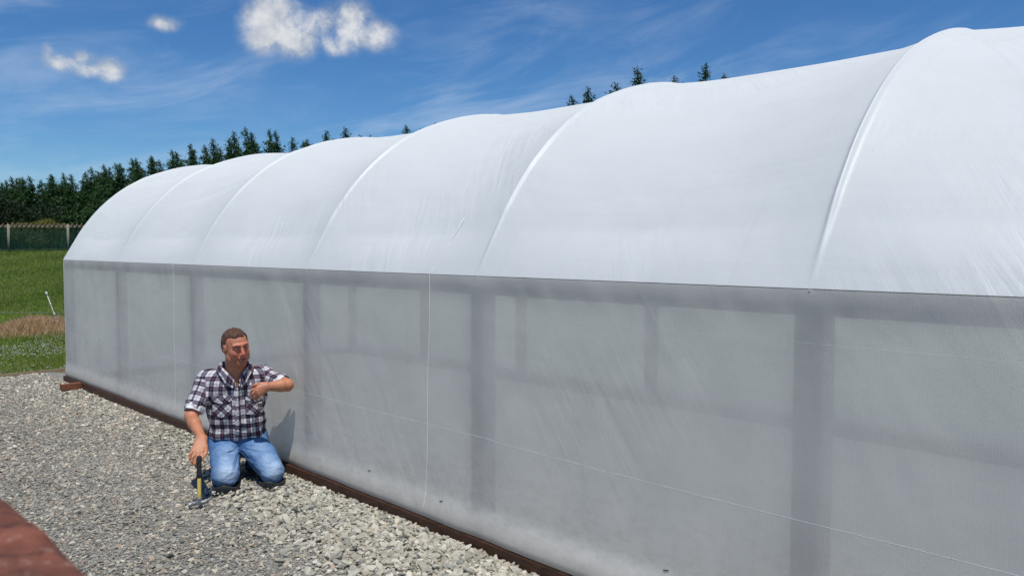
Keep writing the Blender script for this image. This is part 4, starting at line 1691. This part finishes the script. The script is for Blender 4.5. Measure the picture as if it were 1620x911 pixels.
def plaid_material():
    m, nt = new_mat('plaid_flannel')
    uv = nt.node('ShaderNodeUVMap').outputs[0]
    pos = nt.node('ShaderNodeTexCoord').outputs['Object']
    u, v, _ = nt.sep(uv)
    PER = 0.066

    def stripe(c, lo, hi):
        f = nt.math('FRACT', nt.math('DIVIDE', c, PER))
        return nt.math('MULTIPLY', nt.maprange(f, lo - 0.02, lo + 0.02), nt.maprange(f, hi - 0.02, hi + 0.02, 1, 0))
    du, dv = stripe(u, 0.06, 0.52), stripe(v, 0.06, 0.52)
    n = nt.math('MULTIPLY', nt.math('ADD', du, dv), 0.5)
    c = nt.ramp(n, [(0.0, (0.58, 0.57, 0.58)), (0.5, (0.125, 0.12, 0.16)), (1.0, (0.012, 0.009, 0.018))])
    pink = nt.math('MAXIMUM', stripe(u, 0.27, 0.31), stripe(v, 0.27, 0.31))
    c = nt.mix(nt.math('MULTIPLY', pink, 0.55), c, (0.34, 0.20, 0.22))
    wine = nt.math('MAXIMUM', stripe(u, 0.74, 0.80), stripe(v, 0.74, 0.80))
    c = nt.mix(nt.math('MULTIPLY', wine, 0.55), c, (0.16, 0.06, 0.09))
    reg = nt.maprange(nt.noise(uv, 7, 2, 0.5), 0.45, 0.6)
    c = nt.mix(nt.math('MULTIPLY', nt.math('MULTIPLY', nt.math('MULTIPLY', du, dv), reg), 0.7), c, (0.07, 0.018, 0.030))
    nz = nt.noise(pos, 320, 3, 0.6)
    wr = nt.noise(nt.vmath('MULTIPLY', pos, (1, 1, 1.6)), 17, 3, 0.55, 0.8)
    h = nt.math('ADD', nt.math('MULTIPLY', wr, 1.0), nt.math('MULTIPLY', nz, 0.05))
    p = principled(nt, c, 0.85, 0.12, nt.bump(h, 0.75, 0.016))
    out(nt, p.outputs[0])
    return m


M_plaid = plaid_material()
M_lining = simple_mat('pale_cotton_lining', (0.60, 0.60, 0.62), (0.74, 0.74, 0.75), 30, 0.85, 0.1, 0.5, 0.004)


def arm_uv(V, a, b):
    a, b = np.array(a), np.array(b)
    ax = (b - a) / np.linalg.norm(b - a)
    r = V - a
    s = r @ ax
    ref = np.cross(ax, [0, 0, 1.0])
    ref /= np.linalg.norm(ref)
    r2 = np.cross(ax, ref)
    ang = np.arctan2(r @ ref, r @ r2)
    d = np.linalg.norm(r - np.outer(np.clip(s, 0, 1), ax), axis=1)
    return np.stack([ang * 0.060 + 0.01, s + 0.02], -1), d, s


def build_shirt():
    S = Sdf((-0.42, -0.02, 0.27), (0.37, 0.48, 0.84), 0.0038)
    S.apply(lambda P: torso_sdf(P, 0.0), (-.26, .08, .24), (.17, .46, .80), 0.0)
    S.cap(pt(-0.11, -0.235, 0.742), SHR, 0.046, 0.058, 0.04)
    S.cap(pt(0.03, -0.235, 0.742), SHL, 0.046, 0.058, 0.04)
    S.cap(SHR, CUFF_R, 0.068, 0.056, 0.035)
    S.cone(tuple(np.array(SHR) * .3 + np.array(ELR) * .7), CUFF_R, 0.060, 0.060, 0.012)
    S.cap(SHL, tuple(np.array(SHL) * .35 + np.array(ELL) * .65), 0.070, 0.056, 0.035)
    S.cone(tuple(np.array(SHL) * .5 + np.array(ELL) * .5), CUFF_L, 0.058, 0.053, 0.012)
    # belly fold of cloth blousing over the waistband
    S.cap(pt(-0.16, -0.17, 0.335), pt(0.09, -0.17, 0.335), 0.030, 0.030, 0.04)
    sl, P = S.region(S.lo, S.lo + S.n * S.h)
    # creases: pulled towards the left armpit and hanging round the waist
    w = 0.013 * vnoise(np.stack([P[..., 0] * 16 + P[..., 2] * 6, P[..., 1] * 8, P[..., 2] * 15 - P[..., 0] * 9], -1), 91)
    w += 0.006 * vnoise(np.stack([P[..., 0] * 42, P[..., 1] * 16, P[..., 2] * 16], -1), 92) * np.clip((0.48 - P[..., 2]) / 0.12, 0.15, 1)
    w += 0.004 * vnoise(np.stack([P[..., 0] * 30, P[..., 1] * 30, P[..., 2] * 50], -1), 93) * (np.abs(P[..., 0] + 0.045) > 0.19)
    S.v[sl] += w.astype(np.float32) * 0.8
    # open neck
    nx = -0.030

    def vee(P):
        x, y, z = P[..., 0], P[..., 1], P[..., 2]
        return np.maximum(np.abs(x - nx - (z - .7) * -0.10) - np.maximum(0, (z - 0.668)) * 0.52, np.maximum(0.662 - z, y - 0.22))
    S.apply(vee, (-.15, -0.02, .66), (.1, .22, .84), 0.0, 's')
    S.cap(NECK - [0, 0, 0.0], NECK + [0.0, -0.02, 0.14], 0.073, 0.075, 0.0, 's')
    # hem
    S.apply(lambda P: (0.304 + 0.006 * np.sin(P[..., 0] * 40) + 0.010 * (P[..., 0] + .034) ** 2 * 30) - P[..., 2], (-.4, -.02, .27), (.37, .48, .34), 0.0, 'i')
    for a, b, r in ((ELR, CUFF_R, .052), (ELL, CUFF_L, .046)):
        a, b = np.array(a), np.array(b)
        d = (b - a) / np.linalg.norm(b - a)
        S.cone(b - d * 0.05, b + d * 0.035, r, r, 0.0, 's')
    V, F = S.mesh()
    cx, cf, rx, ry = [np.interp(V[:, 2], SECT[:, 0], SECT[:, i]) for i in (1, 2, 3, 4)]
    th = np.arctan2(V[:, 0] - cx, -(V[:, 1] + cf))
    UV = np.stack([np.where(V[:, 1] < -cf, (V[:, 0] - cx) * 1.08, 0.205 * th), V[:, 2] * 1.03], -1)
    UV[:, 0] = 0.55 * (V[:, 0] - cx) * 1.12 + 0.45 * 0.205 * th
    for a, b, sgn in ((SHR, ELR, -1), (SHL, ELL, 1)):
        uv, d, s = arm_uv(V, a, b)
        out_ = (V[:, 0] + 0.045) * sgn
        m = (s > 0.035) & (out_ > 0.185) if sgn < 0 else (out_ > 0.188) & (V[:, 2] > 0.58)
        UV[m] = uv[m]
    o = np_mesh('shirt', V, F, M_plaid, person, True, UV)
    # rolled cuffs showing the pale inside of the cloth
    for (a, b, r, wd) in ((SHR, CUFF_R, 0.0575, 0.026), (SHL, CUFF_L, 0.051, 0.018)):
        a, b = np.array(a), np.array(b)
        d = (b - a) / np.linalg.norm(b - a)
        T_ = Sdf(np.minimum(b - .11, b), b + .11, 0.0032)
        T_.cone(b - d * wd, b + d * 0.012, r + 0.006, r + 0.004, 0.0)
        sl, P = T_.region(T_.lo, T_.lo + T_.n * T_.h)
        T_.v[sl] += (0.006 * vnoise(P * 38, 95)).astype(np.float32)
        T_.cone(b - d * (wd + .06), b + d * 0.05, r - 0.007, r - 0.009, 0.0, 's')
        Vc, Fc = T_.mesh()
        np_mesh('cuff', Vc, Fc, M_lining, o, True)

    # thin patches laid on the front: pockets, flaps, placket
    def patch(name, f, nu, nv, th_, uvf, mat=M_plaid):
        us, vs = np.linspace(0, 1, nu), np.linspace(0, 1, nv)
        G = np.array([[f(a, b) for b in vs] for a in us])
        top = np.stack([G[..., 0], front_y(G[..., 0], G[..., 1], th_), G[..., 1]], -1)
        bot = top + [0, 0.02, 0]
        Vp = np.concatenate([top.reshape(-1, 3), bot.reshape(-1, 3)])
        I = np.arange(nu * nv).reshape(nu, nv)
        Fp = list(grid_faces(nu, nv)[:, :]) + list((grid_faces(nu, nv) + nu * nv)[:, ::-1])
        ring = list(I[:, 0]) + list(I[-1, 1:]) + list(I[-2::-1, -1]) + list(I[0, -2:0:-1])
        for i in range(len(ring)):
            a, b = ring[i], ring[(i + 1) % len(ring)]
            Fp.append([b, a, a + nu * nv, b + nu * nv])
        uvp = np.array([uvf(*g) for g in G.reshape(-1, 2)])
        return np_mesh(name, Vp, [list(map(int, q)) for q in Fp], mat, o, False, np.concatenate([uvp, uvp]))
    rot45 = lambda x, z: ((x + z) * 0.72, (z - x) * 0.72)
    for x0, zt in ((-0.190, 0.606), (0.022, 0.606)):
        wpk = 0.118
        patch('pocket', lambda a, b: (x0 + wpk * a, zt - 0.012 - (0.125 - 0.016 * abs(a - .5) * 2 * (1 if b > .9 else b)) * b), 10, 10, 0.0115, rot45)
        patch('pocket_flap', lambda a, b: (x0 - 0.004 + (wpk + 0.008) * a, zt + 0.004 - (0.050 - 0.022 * abs(a - 0.5) * 2) * b), 11, 5, 0.018, lambda x, z: rot45(x + .02, z))
        mb = MB()
        bx, bz = x0 + wpk / 2, zt - 0.036
        by = float(front_y(bx, bz, 0.0205))
        mb.tube([(bx, by + 0.004, bz), (bx, by - 0.001, bz)], 0.006, 10)
        mb.build('button', M_lining, o)
    patch('placket', lambda a, b: (-0.030 - 0.016 + 0.032 * a - 0.004 * b, 0.672 - 0.362 * b), 5, 40, 0.0125, lambda x, z: (x * 1.0 + 0.03, z + 0.02))
    for z in (0.655, 0.585, 0.515, 0.445, 0.375):
        mb = MB()
        by = float(front_y(-0.032, z, 0.0145))
        mb.tube([(-0.032, by + 0.004, z), (-0.032, by - 0.001, z)], 0.0055, 10)
        mb.build('button', M_lining, o)

    # collar: a stand round the neck that folds outward into two points
    def collar(sgn):
        n, k = 26, 9
        V, UVc = [], []
        for i in range(n):
            u = i / (n - 1)
            ang = math.pi * u            # from the nape (0) to the front (pi)
            cxn, cyn = -0.044, 0.205
            rr = 0.078 + 0.004 * math.sin(ang)
            fx = cxn + sgn * math.sin(ang) * rr * (1.05)
            fy = cyn + math.cos(ang) * rr * 1.0
            # the front ends drop down along the open neck
            drop = max(0.0, (u - 0.55) / 0.45)
            fx = fx + (nx + sgn * 0.016 - fx) * drop ** 2.2 * 0.92
            fy = fy + (0.128 - fy) * drop ** 1.4 if drop else fy
            zb = 0.765 - 0.087 * drop ** 1.15
            zt = 0.816 + 0.012 * math.cos(ang) - 0.105 * drop ** 1.35
            outx = sgn * (math.sin(ang) * 0.9 + 0.35 * drop)
            outy = math.cos(ang)
            fold = 0.036 + 0.034 * math.exp(-((u - 0.84) / 0.10) ** 2)
            P_ = [(fx * 1.0, fy, zb), (fx, fy, (zb + zt) / 2), (fx + outx * .003, fy + outy * .003, zt - 0.003), (fx + outx * .010, fy + outy * .008, zt)]
            for q in np.linspace(0.15, 1, k - 4):
                P_.append((fx + outx * (0.011 + 0.026 * q), fy + outy * (0.009 + 0.014 * q) - 0.008 * drop, zt - fold * q))
            V += P_
            for j in range(k):
                UVc.append((ang * 0.08, j * 0.012 + 0.02))
        V = np.array(V)
        F = grid_faces(n, k)
        me_o = np_mesh('collar', V, F, M_plaid, o, True, np.array(UVc))
        md = me_o.modifiers.new('thick', 'SOLIDIFY')
        md.thickness = 0.0035
        md.offset = 0
        return me_o
    collar(-1)
    collar(1)


build_shirt()


def build_jeans():
    S = Sdf((-0.27, -0.12, 0.0), (0.33, 0.60, 0.36), 0.0038)
    S.ell(pt(-0.034, -0.290, 0.262), (0.192, 0.135, 0.110), 0.0)
    S.cap(pt(-0.15, -0.29, 0.29), pt(0.085, -0.29, 0.29), 0.085, 0.080, 0.03)
    for hi, kn, r1, sx in ((HIR, KNR, 0.090, -0.085), (HIL, KNL, 0.084, 0.075)):
        midp = tuple(np.array(hi) * .45 + np.array(kn) * .55 + np.array([0, 0, 0.012]))
        S.cap(hi, midp, 0.098, 0.092, 0.02)
        S.cap(midp, kn, 0.092, r1 - 0.004, 0.02)
        S.cap((kn[0], kn[1] + 0.01, kn[2] - 0.018), (kn[0] * .9 + sx * .1, kn[1] + 0.09, 0.085), 0.072, 0.060, 0.02)
        S.cap((kn[0] * .9 + sx * .1, kn[1] + 0.09, 0.085), pt(sx, -0.30, 0.085), 0.060, 0.052, 0.02)
    sl, P = S.region(S.lo, S.lo + S.n * S.h)
    x, y, z = P[..., 0], P[..., 1], P[..., 2]
    # creases fan out from the crotch
    cxr = np.abs(x + 0.034)
    ang = np.arctan2(z - 0.262, cxr + 0.02)
    rad = np.hypot(z - 0.262, cxr)
    fan = np.exp(-((rad - 0.07) / 0.055) ** 2)
    w = 0.016 * (0.45 - np.abs(vnoise(np.stack([ang * 5.0, rad * 6, np.sign(x + .034) * 3 + y * 2], -1), 101))) * -fan
    w += 0.008 * vnoise(np.stack([x * 9, y * 14, z * 36 + x * 10], -1), 102) * np.exp(-((z - 0.09) / 0.05) ** 2)
    w += 0.004 * vnoise(P * 16, 103)
    # side creases at the inner thigh
    w += 0.005 * vnoise(np.stack([x * 8, y * 10, z * 60 + np.abs(x) * 30], -1), 104) * np.clip(1 - np.abs(cxr - 0.06) / 0.05, 0, 1)
    S.v[sl] += w.astype(np.float32)
    S.v[sl] = np.maximum(S.v[sl], (z - 0.335).astype(np.float32))
    V, F = S.mesh()
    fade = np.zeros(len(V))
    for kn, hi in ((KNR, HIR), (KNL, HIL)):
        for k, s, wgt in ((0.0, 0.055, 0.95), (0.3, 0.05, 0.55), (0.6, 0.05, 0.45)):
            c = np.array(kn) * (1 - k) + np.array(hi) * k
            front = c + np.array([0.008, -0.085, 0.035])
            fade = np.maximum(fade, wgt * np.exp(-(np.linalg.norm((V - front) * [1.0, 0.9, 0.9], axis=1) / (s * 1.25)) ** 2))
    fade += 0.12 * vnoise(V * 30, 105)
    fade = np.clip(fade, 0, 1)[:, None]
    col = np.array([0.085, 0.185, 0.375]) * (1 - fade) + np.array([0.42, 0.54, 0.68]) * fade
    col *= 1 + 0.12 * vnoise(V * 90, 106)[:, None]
    m, nt = new_mat('denim')
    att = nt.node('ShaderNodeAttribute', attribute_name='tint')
    pos = nt.node('ShaderNodeTexCoord').outputs['Object']
    nz = nt.noise(pos, 420, 3, 0.7)
    wr = nt.noise(nt.vmath('MULTIPLY', pos, (1, 1, 2.2)), 22, 3, 0.6, 0.6)
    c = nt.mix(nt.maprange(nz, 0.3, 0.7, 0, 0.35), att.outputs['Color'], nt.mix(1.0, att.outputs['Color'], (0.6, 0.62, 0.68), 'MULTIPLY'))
    p = principled(nt, c, 0.85, 0.12, nt.bump(nt.math('ADD', wr, nt.math('MULTIPLY', nz, 0.08)), 0.6, 0.012))
    out(nt, p.outputs[0])
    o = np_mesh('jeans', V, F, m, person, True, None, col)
    # fly flap and button
    M_st = simple_mat('denim_seam', (0.05, 0.11, 0.25), (0.10, 0.18, 0.36), 80, 0.85, 0.1, 0.3, 0.002)
    mb = MB()
    mb.tube([pt(-0.034, -0.150, 0.322), pt(-0.032, -0.150, 0.29), pt(-0.036, -0.155, 0.262), pt(-0.046, -0.165, 0.245)], 0.0045, 6)
    mb.build('fly_seam', M_st, o, True)


build_jeans()

M_rubber = simple_mat('black_rubber', (0.012, 0.013, 0.014), (0.035, 0.036, 0.038), 25, 0.5, 0.35, 0.2, 0.003)
for kn, sx in ((KNR, -0.085), (KNL, 0.070)):
    S = Sdf((min(kn[0], sx) - 0.13, -0.13, -0.01), (max(kn[0], sx) + 0.13, 0.62, 0.20), 0.004)
    S.cap((kn[0], kn[1] - 0.004, 0.052), (kn[0] * .85 + sx * .15, kn[1] + 0.10, 0.066), 0.088, 0.072, 0.0)
    S.cap((kn[0] * .85 + sx * .15, kn[1] + 0.10, 0.066), pt(sx, -0.34, 0.078), 0.072, 0.056, 0.02)
    S.cap(pt(sx, -0.34, 0.078), pt(sx, -0.385, 0.100), 0.056, 0.046, 0.03)      # heel up behind
    S.cap(pt(sx, -0.37, 0.080), pt(sx, -0.465, 0.040), 0.044, 0.034, 0.03)      # toes tucked under
    S.apply(lambda P: P[..., 2] - (0.056 + 0.012 * np.sin(P[..., 0] * 45 + 1) + np.clip(P[..., 1] - 0.03, 0, 0.2) * 1.6), (-.5, -.2, -.01), (.5, .62, .2), 0.0, 'i')
    S.apply(lambda P: 0.006 - P[..., 2], (-.5, -.2, -.01), (.5, .62, .2), 0.0, 'i')
    sl, P = S.region(S.lo, S.lo + S.n * S.h)
    S.v[sl] += (0.004 * vnoise(P * 26, 111)).astype(np.float32)
    # hollow top rim
    S.cap((kn[0], kn[1] + 0.004, 0.075), (kn[0] * .85 + sx * .15, kn[1] + 0.10, 0.10), 0.074, 0.064, 0.0, 's')
    V, F = S.mesh()
    np_mesh('rubber_boot', V, F, M_rubber, person, True)


# ================================================================== HAMMER
def build_hammer():
    e = empty('claw_hammer', PO, PRZ)
    tag(e, 'yellow and black claw hammer stood head down on the gravel', 'hammer')
    top, bot = Vector(pt(-0.260, 0.238, 0.312)), Vector(pt(-0.262, 0.285, 0.056))
    ax = (bot - top).normalized()
    M_y = simple_mat('yellow_fibreglass', (0.50, 0.36, 0.085), (0.60, 0.45, 0.13), 40, 0.45, 0.4, 0.1, 0.001)
    M_b = simple_mat('black_grip', (0.010, 0.010, 0.011), (0.028, 0.028, 0.03), 60, 0.7, 0.3, 0.4, 0.002)
    M_h = simple_mat('worn_grey_steel', (0.16, 0.165, 0.17), (0.34, 0.345, 0.35), 60, 0.45, 0.5, 0.3, 0.001, None, 0.6)
    L = (bot - top).length
    P_ = lambda s: top + ax * (L * s)
    mb = MB()
    mb.tube([P_(0), P_(0.03), P_(0.10), P_(0.25), P_(0.42), P_(0.5), P_(0.51)], [0.010, 0.0155, 0.0165, 0.0145, 0.0155, 0.0165, 0.013], 14)
    mb.build('grip', M_b, e, True)
    mb = MB()
    mb.tube([P_(0.495), P_(0.55), P_(0.7), P_(0.9), P_(1.06)], [0.0118, 0.0122, 0.0120, 0.0128, 0.0130], 12)
    mb.build('handle', M_y, e, True)
    S = Sdf((-0.36, -0.34, 0.0), (-0.17, -0.22, 0.12), 0.0018)
    c = np.array(pt(-0.262, 0.286, 0.036))
    S.cone(c + [0, 0, 0.030], c - [0, 0, 0.012], 0.0165, 0.0175, 0.0)
    S.cap(c + [-0.006, 0, 0.0], c + [-0.030, 0.0, -0.006], 0.0150, 0.0125, 0.008)
    S.cone(c + [-0.030, 0, -0.006], c + [-0.046, 0, -0.010], 0.0115, 0.0115, 0.004)
    S.cone(c + [-0.044, 0, -0.0095], c + [-0.062, 0, -0.0135], 0.0155, 0.0165, 0.003)
    for s in (-1, 1):
        q = [c + [0.006, s * 0.006, 0.0], c + [0.030, s * 0.009, -0.001], c + [0.052, s * 0.012, 0.009], c + [0.070, s * 0.015, 0.026]]
        for i in range(3):
            S.cap(q[i], q[i + 1], [.012, .0085, .006][i], [.0085, .006, .0028][i], 0.004)
    V, F = S.mesh()
    np_mesh('hammer_head', V, F, M_h, e, True)


build_hammer()
